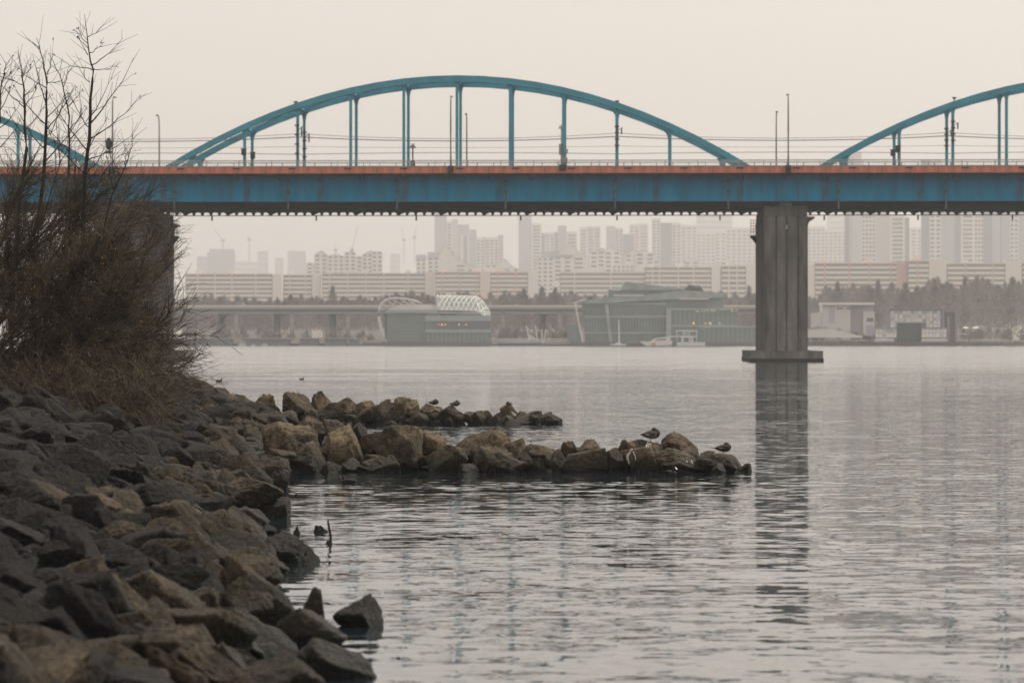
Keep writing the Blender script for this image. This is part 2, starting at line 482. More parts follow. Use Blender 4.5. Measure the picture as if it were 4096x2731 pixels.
# hanging inspection rail below the far girder
VH = VF - 1.0
MB().box(U0, U1, VH - .5, VH + .5, ZG - .5, ZG - .42).build('inspection_rail', M['under'], bridge)
hg1 = MB().extrude_y([(-.32, ZG + .02), (.32, ZG + .02), (.12, ZG - .3), (.2, ZG - .45), (-.2, ZG - .45), (-.12, ZG - .3)], VH - .4, VH + .4).mesh('rail_hanger', M['under'])
hg2 = MB().extrude_y([(-.55, ZG + .02), (.95, ZG + .02), (.2, ZG - .32), (.24, ZG - .45), (-.24, ZG - .45), (-.2, ZG - .3)], VH - .4, VH + .4).mesh('rail_hanger', M['under'])
u = U0 + .5; k = 0
while u < U1:
    link('rail_hanger', hg2 if k % 5 == 2 else hg1, bridge, (u, 0, 0)); u += 1.19; k += 1
spm = MB().box(-.1, .1, VH - .1, VH + .1, ZG - 1.15, ZG - .4).mesh('drain_spout', M['under'])
for x in (848, 1265, 1665, 2083, 2468, 2880, 3297, 3672, 4050):
    link('drain_spout', spm, bridge, (U(x, VH), 0, 0))

# near railing: posts and a round top rail, low kerb rail
MB().tube([(U0, -3.7, ZD + .53), (U1, -3.7, ZD + .53)], .065, 6).build('top_rail', M['rail'], bridge)
rp_ = MB().box(-.06, .06, -3.77, -3.63, ZD + .1, ZD + .5).mesh('rail_post', M['rail'])
u = U0 + .7
while u < U1:
    link('rail_post', rp_, bridge, (u, 0, 0)); u += 2.07
# track-side fence with fine bars (near edge of the railway)
VT = 11.0
tf = MB()
tf.box(U0, U1, VT - .05, VT + .05, ZD + 1.42, ZD + 1.54)
tf.box(U0, U1, VT - .05, VT + .05, ZD + .42, ZD + .5)
tf.build('fence_rail', M['rail'], bridge)
fb = MB()
u = U0
while u < U1:
    fb.box(u - .018, u + .018, VT - .02, VT + .02, ZD - .02, ZD + 1.42); u += .27
tag(fb.build('fence_bars', M['rail'], bridge), kind='stuff')
fpm = MB().box(-.05, .05, VT - .06, VT + .06, ZD - .02, ZD + 1.45).mesh('fence_post', M['rail'])
u = U0 + .3
while u < U1:
    link('fence_post', fpm, bridge, (u, 0, 0)); u += 4.3

# arches
VA, VB = 14.0, 24.0
UC = U(1828, VA)
HALF, ZTOP, RISE = 38.7, ZB(1828, 304, VA), 12.0
PER = 86.2
HSP = 213 * (BD + VA) / F
def arch_z(o): return ZTOP - RISE * (o / HALF) ** 2
def rib_mesh(uc):
    mb = MB()
    os_ = [i * HSP / 2 for i in range(-11, 12)]
    os_ = [-HALF - 1.2] + os_ + [HALF + 1.2]
    top = [(o, arch_z(o)) for o in os_]
    dep, wid = .78, .5
    bot = [(o, z - dep - .12 * max(0, abs(o) / HALF - .75)) for o, z in top]
    n = len(top)
    vs_ = []
    for (o, z), (o2, z2) in zip(top, bot):
        vs_ += [(uc + o, -wid, z), (uc + o, wid, z), (uc + o2, wid, z2), (uc + o2, -wid, z2)]
    fs = []
    for i in range(n - 1):
        a, c = i * 4, (i + 1) * 4
        for q in range(4):
            q2 = (q + 1) % 4
            fs.append((a + q, c + q, c + q2, a + q2))
    fs += [(0, 1, 2, 3), ((n-1)*4+3, (n-1)*4+2, (n-1)*4+1, (n-1)*4)]
    mb.add(vs_, fs)
    # thin cover lips along both edges
    for sy in (-wid - .04, wid + .002):
        for i in range(n - 1):
            for zz in (0.0, -dep + .02):
                a = Vector((uc + top[i][0], sy + .02, top[i][1] + zz)); c = Vector((uc + top[i+1][0], sy + .02, top[i+1][1] + zz))
                mb.bar(a, c, .04, .07)
    return mb
def hanger(v, u, zt, w=.19):
    mb = MB()
    zb = ZD - .05
    ztop = zt - .72
    mb.box(u - w, u + w, v - .2, v + .2, zb, ztop)
    g = [(u - w - .42, ztop + .12), (u - w - .12, ztop - .28), (u - w, ztop - .95), (u + w, ztop - .95), (u + w + .12, ztop - .28), (u + w + .42, ztop + .12)]
    mb.extrude_y(g, v - .17, v + .17)
    mb.box(u - w - .1, u + w + .1, v - .3, v + .3, zb, zb + .25)
    return mb
for ai in (-1, 0, 1):
    uc = UC + ai * PER
    for v in (VA, VB):
        rb = rib_mesh(uc).build('arch_rib', M['arch'], bridge, (0, v, 0))
        for i in range(-5, 6):
            o = i * HSP
            if not (U(-300) < uc + o < U(4400)): continue
            hanger(v, uc + o, arch_z(o), .27 if abs(i) == 5 else .19).build('hanger', M['arch'], bridge)
    for i in range(-4, 5):                 # sway struts between the ribs
        o = i * HSP
        if not (U(-300) < uc + o < U(4400)): continue
        z = arch_z(o) - .38
        MB().box(uc + o - .16, uc + o + .16, VA + .5, VB - .5, z - .18, z + .18).build('sway_strut', M['arch'], bridge)
        if i < 4:
            o2 = (i + 1) * HSP; om = (o + o2) / 2
            mb = MB()
            for (a, va, c, vc) in ((o, VA + .5, om, 19.0), (o, VB - .5, om, 19.0), (o2, VA + .5, om, 19.0), (o2, VB - .5, om, 19.0)):
                mb.bar((uc + a, va, arch_z(a) - .4), (uc + c, vc, arch_z(c) - .4), .16, .16)
            mb.box(uc + om - .35, uc + om + .35, 18.6, 19.4, arch_z(om) - .6, arch_z(om) - .2)
            mb.build('lateral_bracing', M['girder_band'], bridge)

# piers
def pier(x_near0, x_near1):
    a, c = U(x_near0, 1.5), U(x_near1, 1.5)
    mid = (a + c) / 2
    pr = empty('pier', (mid, 0, 0), parent=bridge)
    w = (c - a) / 2
    v0, v1 = 1.5, 38.5
    # fluted front outline: grooves let into the face
    outline = [(-w, v0 + .5), (-w + .35, v0)]
    for g in (-.46, .02, .54):
        gx_ = g * w
        outline += [(gx_ - .11, v0), (gx_ - .08, v0 + .25), (gx_ + .08, v0 + .25), (gx_ + .11, v0)]
    outline += [(w - .35, v0), (w, v0 + .5), (w, v1 - .5), (w - .35, v1), (-w + .35, v1), (-w, v1 - .5)]
    zc = 18.7
    zj = [1.45, 4.3, 8.9, 13.4, zc - .012]
    for z0, z1 in zip(zj[:-1], zj[1:]):
        MB().extrude_z(outline, z0 + .012, z1 - .012).build('shaft_lift', M['concrete'], pr)
    core = [(-w + .06, v0 + .56), (w - .06, v0 + .56), (w - .06, v1 - .56), (-w + .06, v1 - .56)]
    MB().extrude_z(core, 1.3, zc - .02).build('shaft_core', M['groove'], pr)
    # ledge and head block
    MB().extrude_y([(-w - .05, zc), (w + .9, zc), (w + .9, zc - .22), (w + .55, zc - .3), (w + .22, zc - .55), (w + .06, zc - 1.1), (-w - .05, zc - .5)], v0 + 1.2, v1 - 1).build('ledge', M['concrete'], pr)
    MB().box(-w + .1, w - .1, v0 + .35, v1 - .4, zc + .004, ZG - .55).build('head_block', M['concrete'], pr)
    for vb in (v0 + 1.2, 12.2, 18.2, 24.2, 30.2, v1 - 1.6):
        MB().box(-.75, .75, vb - .6, vb + .6, ZG - .548, ZG - .075).build('bearing', M['galv'], pr)
    fx0, fx1 = U(x_near0 - 56, 0) - mid, U(x_near1 + 63, 0) - mid
    mbf = MB()
    ch = .12
    for zz0, zz1, gr, mi_ in ((-1.5, .5, 0, 1), (.5, 1.45, -.08, 0)):
        mbf.extrude_z([(fx0 - gr, -.2 - gr), (fx1 + gr, -.2 - gr), (fx1 + gr, 41.5), (fx0 - gr, 41.5)], zz0, zz1 - .004, mi_)
    mbf.build('footing', [M['concrete'], M['groove']], pr)
    # inspection platform at the far end
    side = 1 if x_near0 < 2000 else -1
    pf = MB(); sx = side * w
    pl0, pl1 = (sx, sx + side * .75)
    lo, hi = min(pl0, pl1), max(pl0, pl1)
    pf.box(lo, hi, v1 - 3.5, v1 - .2, 16.95, 17.15)
    for z in (17.6, 18.0, 18.4, 18.8, 19.2):
        pf.box(hi - .05 if side > 0 else lo, hi if side > 0 else lo + .05, v1 - 3.5, v1 - .2, z, z + .06)
        pf.box(lo, hi, v1 - 3.5, v1 - 3.44, z, z + .06)
    for q in (lo + .02, (lo + hi) / 2, hi - .06):
        pf.box(q, q + .05, v1 - 3.52, v1 - 3.47, 17.15, 19.25)
    pf.extrude_y([(sx, 16.95), (sx + side * .7, 16.95), (sx, 16.1)] if side < 0 else [(sx, 16.95), (sx, 16.1), (sx + side * .7, 16.95)], v1 - 3.4, v1 - .4)
    pf.build('inspection_platform', M['under'], pr)
    # guard rail round the head
    gr_ = MB()
    for z in (zc + .5, zc + .95):
        gr_.box(-w - .05, w + .8, v0 + 1.0, v0 + 1.04, z, z + .04)
    q = -w
    while q < w + .85:
        gr_.box(q, q + .04, v0 + .98, v0 + 1.02, zc - .02, zc + .97); q += 1.1
    gr_.build('head_railing', M['galv'], pr)
    return pr
pR = pier(3057, 3232)
pL = pier(372, 560)
MB().tube([(.05, 1.42, 17.6), (.05, 1.4, 17.0)], [.12, .3], 10).build('flood_lamp', M['galv'], pR)

# overhead line for the trains: things of their own, strung along the bridge
def b2w(u, v, z): return Vector((u * cB + v * sB, BD - u * sB + v * cB, z))
def wire(name, label, v, zfun, r, group):
    us = [U0 + i * (U1 - U0) / 160 for i in range(161)]
    o = MB().tube([b2w(u, v, zfun(u)) for u in us], r, 4).build(name, M['wire'])
    tag(o, label, 'cable', group)
SUP = [U(-90, VA), U(1189, VA), U(2468, VA), U(3797, VA), U(5090, VA)]
def sag(z_sup, z_mid):
    def f(u):
        for a, c in zip(SUP[:-1], SUP[1:]):
            if a <= u <= c:
                t = (u - a) / (c - a)
                return z_mid + (z_sup - z_mid) * (2 * t - 1) ** 2
        return z_sup
    return f
zs = lambda y, v=VA: ZB(1828, y, v)
wire('overhead_cable', 'uppermost thin overhead cable sagging between the arch hangers', VA + 1.5, sag(zs(532), zs(553)), .03, 'overhead cables above the railway')
wire('overhead_cable', 'thick overhead cable just below the uppermost thin one over the deck', VA + 1.5, sag(zs(545), zs(562)), .055, 'overhead cables above the railway')
wire('overhead_cable', 'middle pale overhead cable between the thick cable and lowest cable', VB - 1.5, sag(zs(573), zs(578)), .02, 'overhead cables above the railway')
wire('overhead_cable', 'lowest overhead cable running level above the trackside fence', VA + 1.5, sag(zs(615), zs(609)), .035, 'overhead cables above the railway')

# small fittings on the arch and hangers
def arch_camera(x, y, lab):
    u = U(x, VA)
    o = empty('arch_floodlight', b2w(u, VA - .3, ZB(x, y, VA)), -BA, lab, 'floodlight', 'floodlights on the arches')
    MB().tube([(0, 0, -.75), (0, 0, .1)], .07, 6).build('mast', M['black'], o)
    MB().extrude_y([(-.3, .32), (.3, .32), (.22, .08), (-.12, .05)], -.2, .2).build('lamp_head', M['black'], o)
    MB().box(-.14, .14, -.18, .18, -.9, -.45).build('junction_box', M['black'], o)
arch_camera(1183, 416, 'small dark floodlight on the arch crown above the second hanger, beside the tree')
arch_camera(2468, 413, 'small dark floodlight on the falling side of the complete middle arch')
arch_camera(3816, 400, 'small dark floodlight on the rising arch beyond the concrete pier')
def clampring(x, y0, y1, v=VA, lab=''):
    u = U(x, v)
    zt, zb = ZB(x, y0, v), ZB(x, y1, v)
    o = empty('wire_support', b2w(u, v - .35, zb), -BA, lab, 'wire support', 'wire supports strapped to hangers')
    hgt = zt - zb
    MB().tube([(0, -.1, 0), (0, -.1, hgt)], .05, 5).build('conduit', M['black'], o)
    for k_ in range(4):
        z = hgt * (.15 + .25 * k_)
        MB().box(-.3, .3, -.15, .25, z, z + .16).build('strap', M['black'], o)
    MB().bar((0, 0, hgt * .75), (.75, 0, hgt * .9), .07, .07).build('bracket_arm', M['black'], o)
    MB().tube([(.6, 0, hgt * .86), (.6, 0, hgt * .62)], .1, 6).build('insulator', M['stain'], o)
for x, y0, y1, v, lab in ((1189, 490, 640, VA, 'black wire support on the near hanger, second from the arch start beside the tree'),
                     (1219, 520, 650, VB, 'black wire support on the farther hanger of the second hanger pair'),
                     (2468, 500, 600, VA, 'black wire support on the hanger under the floodlight near arch end'),
                     (3785, 510, 600, VB, 'black wire support on the farther hanger of the arch beyond the pier'),
                     (3812, 480, 580, VA, 'black wire support on the near hanger of the arch beyond the pier')):
    clampring(x, y0, y1, v, lab)
def hanger_box(x, v, y, lab):
    u = U(x, v)
    o = empty('equipment_box', b2w(u, v - .33, ZB(x, y, v)), -BA, lab, 'equipment box', 'equipment boxes on hangers')
    MB().box(-.32, .32, -.12, .1, -.45, .35).build('housing', M['black'], o)
    MB().box(-.4, .4, -.16, .14, .352, .44).build('lid', M['stain'], o)
    MB().tube([(0, -.05, -.45), (0, -.05, -1.5)], .05, 5).build('conduit', M['black'], o)
hanger_box(976, VA, 608, 'black box on the first near hanger of the middle arch')
hanger_box(1012, VB, 622, 'black box on the first farther hanger of the middle arch')
hanger_box(3571, VB, 612, 'black box on the farther first hanger of the arch beyond the pier')
hanger_box(3591, VA, 596, 'black box on the near first hanger of the arch beyond the pier')

# street lamps on the deck edges
def street_lamp(x, ytop, v, armdir, lab):
    u = U(x, v)
    h = ZB(x, ytop, v) - ZD
    o = empty('street_lamp', b2w(u, v, ZD), -BA, lab, 'street lamp', 'street lamps along the bridge deck')
    pts = [(0, 0, 0), (0, 0, h * .5), (0, armdir * .02, h * .85), (0, armdir * .25, h * .95), (0, armdir * .9, h * .99), (0, armdir * 1.7, h)]
    MB().tube(pts, [.14, .105, .085, .08, .07, .06], 8).build('pole', M['pole'], o)
    hd = MB().extrude_y([(-.18, h - .08), (.18, h - .08), (.13, h + .1), (-.13, h + .1)], min(armdir*1.5, armdir*2.5), max(armdir*1.5, armdir*2.5))
    hd.build('lamp_head', M['pole'], o)
    if v < 0:
        MB().box(-.35, .35, -.5, .3, -.75, .12).build('base_box', M['stain'], o)
    else:
        MB().box(-.25, .25, -.25, .25, 0, .4).build('base_box', M['stain'], o)
street_lamp(450, 386, -3.95, 1, 'tall street lamp on the bridge edge behind the bare sapling')
street_lamp(1803, 384, -3.95, 1, 'tall street lamp on the near deck edge under the middle arch crown')
street_lamp(3153, 376, -3.95, 1, 'taller street lamp on the near deck edge above the concrete pier')
street_lamp(637, 466, VF, -1, 'lower street lamp on the far deck edge near the tree')
street_lamp(1867, 461, VF, -1, 'lower street lamp on the far deck edge under the arch crown')
street_lamp(3105, 452, VF, -1, 'lower street lamp on the far deck edge behind the concrete pier')

# antenna mast, loudspeaker mast, round mirror sign
o = empty('antenna_mast', b2w(U(2246, -3.9), -3.9, ZD), -BA, 'grey cellular antenna mast bolted to the bridge edge', 'antenna')
zz = lambda y: ZB(2246, y, -3.9) - ZD
MB().tube([(0, 0, -.6), (0, 0, zz(500))], [.13, .07], 8).build('pole', M['galv'], o)
for i, (dx, dy) in enumerate(((-.22, -.12), (.14, -.2), (.0, .25))):
    MB().box(dx - .12, dx + .12, dy - .08, dy + .08, zz(620), zz(577)).build('panel_antenna', M['pole'] if i else M['galv'], o)
MB().box(-.33, .25, -.1, .1, zz(516), zz(508)).build('cross_arm', M['galv'], o)
MB().box(-.3, .3, -.05, .05, zz(503), zz(501)).build('cross_arm', M['galv'], o)
MB().tube([(.62, -.1, zz(616)), (.78, -.1, zz(597))], .1, 6).build('radio_unit', M['pole'], o)
MB().box(.1, .75, -.25, .25, zz(650), zz(630)).build('cabinet', M['galv'], o)
MB().box(-.3, .6, -.3, .3, -.55, .25).build('base_box', M['stain'], o)
for a in (-.55, .95): MB().box(a, a + .05, -.3, .3, 0, zz(648)).build('guard_post', M['galv'], o)
MB().box(-.55, 1.0, -.3, -.25, zz(650), zz(648)).build('guard_rail', M['galv'], o)

o = empty('loudspeaker_mast', b2w(U(1651, -3.2), -3.2, ZD), -BA, 'short mast with loudspeaker horns on the bridge deck', 'loudspeaker')
zz = lambda y: ZB(1651, y, -3.2) - ZD
MB().tube([(0, 0, 0), (0, 0, zz(576))], .09, 8).build('pole', M['black'], o)
MB().tube([(-.3, 0, zz(586)), (0, 0, zz(592))], [.24, .06], 8).build('horn', M['galv'], o)
MB().tube([(.3, 0, zz(586)), (0, 0, zz(592))], [.24, .06], 8).build('horn', M['galv'], o)
MB().box(-.3, .3, -.2, .2, .02, .75).build('cabinet', M['black'], o)
MB().box(-.32, .32, -.03, .03, zz(578), zz(576)).build('cross_arm', M['galv'], o)

o = empty('sign_panel', b2w(U(450, -3.95), -4.25, ZB(450, 592, -3.95)), -BA, 'dark oval sign fixed to the lamp post behind the sapling', 'sign')
pts = [(.42 * math.cos(t * math.pi / 10) - .45, .78 * math.sin(t * math.pi / 10) + .5) for t in range(20)]
MB().extrude_y(pts, -.05, .05).build('sign_face', M['black'], o)
MB().box(-.85, -.05, -.045, .045, -.75, -.4).build('supplementary_plate', M['black'], o)
MB().box(-.4, .2, -.02, .15, .45, .55).build('mount_arm', M['pole'], o)

# ------------------------------------------------------------------ rocks
def ico(sub):
    bm = bmesh.new(); bmesh.ops.create_icosphere(bm, subdivisions=sub, radius=1.0)
    v = np.array([x.co[:] for x in bm.verts]); f = [tuple(q.index for q in p.verts) for p in bm.faces]
    bm.free(); return v, f
ICO4, ICO3 = ico(5), ico(4)
def rock_shape(seed, hi=True, npl=13, p=16, rough=1.0, slab=False):
    r = np.random.RandomState(seed)
    v, f = ICO4 if hi else ICO3
    npl = npl + 3
    ii = np.arange(npl) + .5
    ph = np.arccos(1 - 2 * ii / npl); th = math.pi * (1 + 5 ** .5) * ii + r.uniform(0, 6)
    n = np.stack([np.cos(th) * np.sin(ph), np.sin(th) * np.sin(ph), np.cos(ph)], 1) + r.normal(size=(npl, 3)) * .33
    n /= np.linalg.norm(n, axis=1)[:, None]
    d = r.uniform(.5, 1.0, npl)
    dt = np.maximum(v @ n.T, 1e-4) / d
    p = p * 6.0
    mxd = dt.max(1)
    rad = 1.0 / (mxd * ((dt / mxd[:, None]) ** p).sum(1) ** (1.0 / p))
    pts = v * rad[:, None]
    off = Vector(r.uniform(-50, 50, 3))
    out = np.empty_like(pts)
    for i, q in enumerate(pts):
        vq = Vector(q)
        a = noise.fractal(vq * 1.6 + off, 1.0, 2.1, 4)
        c = noise.fractal(vq * 6.0 + off, 0.9, 2.0, 4)
        e = abs(noise.noise(vq * 3.1 + off * 1.3))
        k = 1 + rough * (.045 * a + .055 * c - .5 * max(0, .11 - e))
        out[i] = q * k
    lo, hi_ = out.min(0), out.max(0)
    out = (out - (lo + hi_) / 2) / ((hi_ - lo) / 2)
    return out, f
def rock_mesh(name, seed, m, hi=True, **k):
    v, f = rock_shape(seed, hi, **k)
    me = bpy.data.meshes.new(name); me.from_pydata(v.tolist(), [], f); me.materials.append(m)
    me.polygons.foreach_set('use_smooth', [True] * len(me.polygons))
    return me
NV = 9
ROCK_HI = [rock_mesh('boulder', 100 + i, M['rock'], True, npl=[9, 12, 15, 10, 13, 8, 11, 14, 10][i], p=[14, 20, 14, 26, 16, 22, 12, 18, 30][i]) for i in range(NV)]

# each boulder: left, right, top, bottom pixel; metres behind the waterline; mesh; turn; label
J2 = [
 (1051,1285,1680,1850, 1.3, 0, 20, 'broad light-topped boulder where the near jetty joins the bank'),
 (1158,1332,1762,1905, 0.0, 3, 200, 'dark-faced wedge boulder at the bank end of the near jetty waterline'),
 (1268,1462,1690,1905, .75, 1, 75, 'very large sloping boulder near the bank end of the near jetty'),
 (1274,1372,1842,1902, -.35, 5, 130, 'small triangular boulder at the water behind the swimming pale-billed coot'),
 (1408,1612,1812,1905, -.1, 7, 15, 'long low ridged boulder at the foot of the tallest near jetty boulder'),
 (1506,1722,1690,1895, .55, 2, 310, 'tallest pointed boulder of the near jetty'),
 (1440,1560,1708,1860, 1.5, 4, 45, 'pale boulder behind and beside the tallest near jetty boulder, bank side'),
 (1650,1800,1716,1870, 1.4, 6, 95, 'rounded pale boulder behind and beside the tallest near jetty boulder, open water side'),
 (1700,1876,1773,1908, .05, 8, 160, 'steep pyramid boulder at the waterline past the tallest near jetty boulder'),
 (1806,2046,1718,1880, 1.5, 5, 240, 'wide roof-shaped boulder at the back of the near jetty middle'),
 (1858,2046,1773,1905, .75, 0, 110, 'dark overhanging boulder in the middle of the near jetty'),
 (1926,2130,1806,1905, -.1, 3, 330, 'pale angular boulder at the waterline in the near jetty middle'),
 (1985,2110,1746,1860, 1.6, 7, 60, 'small pale boulder peeping over the back of the near jetty middle'),
 (2084,2262,1757,1900, .45, 4, 285, 'square-shouldered boulder with a dark split in the near jetty middle'),
 (2202,2266,1780,1905, .1, 1, 20, 'narrow dark boulder leaning on the square-shouldered one'),
 (2232,2318,1757,1840, 1.5, 6, 140, 'small back boulder between the split one and the flat-topped block'),
 (2298,2458,1733,1850, 1.1, 3, 215, 'flat-topped block boulder standing high on the near jetty'),
 (2250,2452,1793,1905, 0.0, 2, 70, 'rounded mossy yellow boulder at the near jetty waterline'),
 (2400,2512,1785,1905, .05, 8, 300, 'grey wedge boulder beside the mossy yellow one'),
 (2468,2530,1743,1830, 1.2, 0, 35, 'small dark upright boulder beside the one with the sleeping drake'),
 (2482,2634,1760,1905, .1, 5, 180, 'tan boulder streaked with white droppings at the waterline'),
 (2526,2672,1736,1850, .95, 7, 255, 'grey dome boulder that the sleeping drake stands on'),
 (2640,2806,1725,1860, 1.0, 1, 120, 'big upright block boulder near the tip of the near jetty'),
 (2594,2826,1798,1905, .05, 6, 10, 'wide dark boulder behind the coot at the near jetty waterline'),
 (2790,2974,1813,1900, .15, 4, 80, 'low boulder at the jetty tip that the brown duck stands on'),
 (2840,2902,1847,1895, -.45, 2, 200, 'smallest rounded boulder at the water below the brown duck'),
 (2780,2860,1795,1850, .9, 8, 150, 'small pale boulder behind the low tip boulder'),
 (2945,3006,1838,1885, .35, 3, 45, 'last low boulder at the very tip of the near jetty'),
]
J1 = [
 (864,968,1566,1650, 3.0, 1, 30, 'dusky boulder at the bank end of the far jetty'),
 (900,1006,1576,1655, 2.0, 4, 200, 'sloping slab boulder second from the bank on the far jetty'),
 (993,1100,1566,1695, 1.6, 3, 100, 'big squared boulder near the bank on the far jetty'),
 (1070,1104,1560,1600, 2.4, 6, 60, 'little knob boulder perched on top of the far jetty near the bank'),
 (1088,1266,1570,1660, 1.8, 5, 330, 'longest wide boulder on top of the far jetty'),
 (1246,1332,1558,1640, 3.0, 2, 15, 'peaked boulder forming the high point of the far jetty'),
 (1128,1203,1636,1700, .5, 8, 250, 'wedge boulder under the longest far jetty boulder'),
 (1205,1279,1636,1705, .4, 0, 140, 'rounded cube boulder under the longest far jetty boulder'),
 (1243,1390,1603,1708, .6, 7, 35, 'pale tilted slab boulder in the bank half of the far jetty'),
 (1320,1428,1585,1700, 1.4, 1, 310, 'tall grey boulder right behind the pale tilted slab'),
 (1417,1504,1588,1680, 2.0, 4, 80, 'dark boulder at the back past the tall grey one, far jetty'),
 (1428,1522,1612,1705, .8, 6, 190, 'rounded boulder in the dip of the far jetty'),
 (1478,1632,1610,1706, .1, 2, 265, 'broad pale boulder at the far jetty waterline below the domed one'),
 (1572,1692,1581,1680, 1.6, 0, 70, 'big domed boulder with dry grass behind the brown duck, far jetty'),
 (1496,1570,1589,1650, 2.4, 3, 120, 'small back boulder between the dip and the domed boulder'),
 (1634,1713,1640,1704, .2, 5, 20, 'small rounded block at the waterline below the brown duck, far jetty'),
 (1682,1774,1608,1690, 1.0, 8, 300, 'boulder that the brown duck of the far jetty stands on'),
 (1720,1876,1607,1708, .3, 7, 150, 'large pale boulder that the standing grey drake rests on, far jetty'),
 (1868,1956,1639,1706, .3, 1, 230, 'tan boulder next to the grey drake boulder, far jetty'),
 (1896,1984,1631,1690, 1.3, 4, 45, 'flat back boulder with a white splash, far jetty'),
 (1932,2006,1659,1710, -.1, 3, 90, 'dark pyramid boulder at the far jetty waterline'),
 (1998,2086,1611,1695, 1.0, 6, 10, 'tall hooked boulder with a white patch near the far jetty end'),
 (2000,2060,1657,1704, .3, 2, 170, 'small boulder under the hooked one where a dark bird sits'),
 (2020,2128,1665,1705, -.1, 5, 280, 'low twin-lobed boulder below the hooked one'),
 (1160,1305,1664,1765,-25, 4, 130, 'broad low boulder filling the corner between the two jetties by the bank'),
 (1285,1430,1674,1750,-21, 7, 220, 'sloping boulder behind the largest near jetty boulders, closing the channel'),
 (1400,1475,1686,1730,-18, 2, 40, 'small boulder at the inner end of the channel between the jetties'),
 (2064,2178,1641,1704, .3, 0, 200, 'smooth pale boulder second from the far jetty end'),
 (2162,2247,1653,1704, .2, 8, 60, 'last dark boulder at the tip of the far jetty'),
 (978,1068,1642,1702, .6, 2, 340, 'flat low boulder at the foot of the big squared one, far jetty'),
 (1046,1104,1678,1718, -.3, 7, 110, 'small dark boulder in the channel near the bank, far jetty'),
 (1256,1300,1681,1716, -.4, 1, 25, 'small egg-shaped stone at the far jetty waterline below the pale slab'),
 (1516,1590,1682,1708, -.4, 3, 75, 'flat wet stone just breaking the water before the far jetty'),
 (1376,1414,1682,1706, -.2, 6, 205, 'tiny pale stone at the water left of the flat wet stone'),
 (1412,1462,1664,1708, .1, 4, 15, 'small pointed grey stone at the waterline below the dip'),
]
def boulders(rows, y_line, group):
    d0 = dist_water(y_line)
    for k, (xa, xb, yt, yb, back, mi, rz, lab) in enumerate(rows):
        w0 = (xb - xa) * d0 / F
        d = d0 + back + w0 * .38
        hw = (xb - xa) / 2 * d / F * 1.08
        zt, zb = PZ(yt, d), min(PZ(yb, d), .05) - .25
        r = random.Random(k * 7 + int(y_line))
        dep = hw * r.uniform(.8, 1.1)
        # allow for the turn about the vertical: the mesh is turned, then squashed to the wanted width
        o = link('boulder', ROCK_HI[mi], None, (PX((xa + xb) / 2, d), d, (zt + zb) / 2))
        Rm = Matrix.Rotation(math.radians(rz), 4, 'Z') @ Matrix.Rotation(r.uniform(-.35, .35), 4, 'X') @ Matrix.Rotation(r.uniform(-.35, .35), 4, 'Y')
        pts = np.array([v.co[:] for v in ROCK_HI[mi].vertices]) @ np.array(Rm.to_3x3()).T
        ext = np.abs(pts).max(0)
        S = Matrix.Diagonal((hw / ext[0], dep / ext[1], (zt - zb) / 2 / ext[2], 1))
        o.matrix_world = Matrix.Translation(o.location) @ S @ Rm
        tag(o, lab, 'boulder', group)
boulders(J2, 1888, 'boulders of the near jetty')
boulders(J1, 1697, 'boulders of the far jetty')

# ------------------------------------------------------------------ the stony bank
WL = [(1330, 2900), (1300, 2700), (1395, 2620), (1330, 2520), (1400, 2455), (1330, 2390), (1190, 2330), (1180, 2260), (1255, 2215), (1200, 2150), (1160, 2070), (1120, 2000), (1160, 1950), (1150, 1890), (1120, 1850), (1130, 1790), (1200, 1745), (1230, 1708), (1090, 1660), (930, 1600), (860, 1560), (760, 1520)]
WLP = sorted((dist_water(y), PX(x, dist_water(y))) for x, y in WL)
WLP = [(8.0, .6)] + WLP + [(400.0, -34.0)]
def waterline(d):
    for (a, xa), (c, xc) in zip(WLP[:-1], WLP[1:]):
        if a <= d <= c:
            t = (d - a) / (c - a); return xa + (xc - xa) * t
    return WLP[-1][1]
def smooth_wl(d): return sum(waterline(max(8, d + k)) for k in (-3, -1.5, 0, 1.5, 3)) / 5 - .2
def bank_z(t, d):
    """height t metres in from the water's edge"""
    z = .27 * t if t > 0 else .5 * t
    if z > 1.75: z = 1.75 + (z - 1.75) * .12
    return z - .12 + .10 * noise.noise(Vector((t * .6, d * .35, 3.1)))
bmb = MB()
ds = [9 + i * 1.5 for i in range(60)] + [100 + i * 5 for i in range(60)]
ts = [-4, -2, -1, -.3, 0, .5, 1, 1.6, 2.3, 3, 4, 5, 6, 7, 8.5, 10, 13, 18, 26, 40, 70]
for d in ds:
    xw = smooth_wl(d)
    for t in ts: bmb.v.append((xw - t, d, bank_z(t, d) - .12))
nt_ = len(ts)
for j in range(len(ds) - 1):
    for i in range(nt_ - 1):
        bmb.f.append((j*nt_+i, j*nt_+i+1, (j+1)*nt_+i+1, (j+1)*nt_+i)); bmb.m.append(0)
bank = tag(bmb.build('riverbank', M['soil'], smooth=True), 'dark soil slope under the stones of the near river bank', kind='structure')

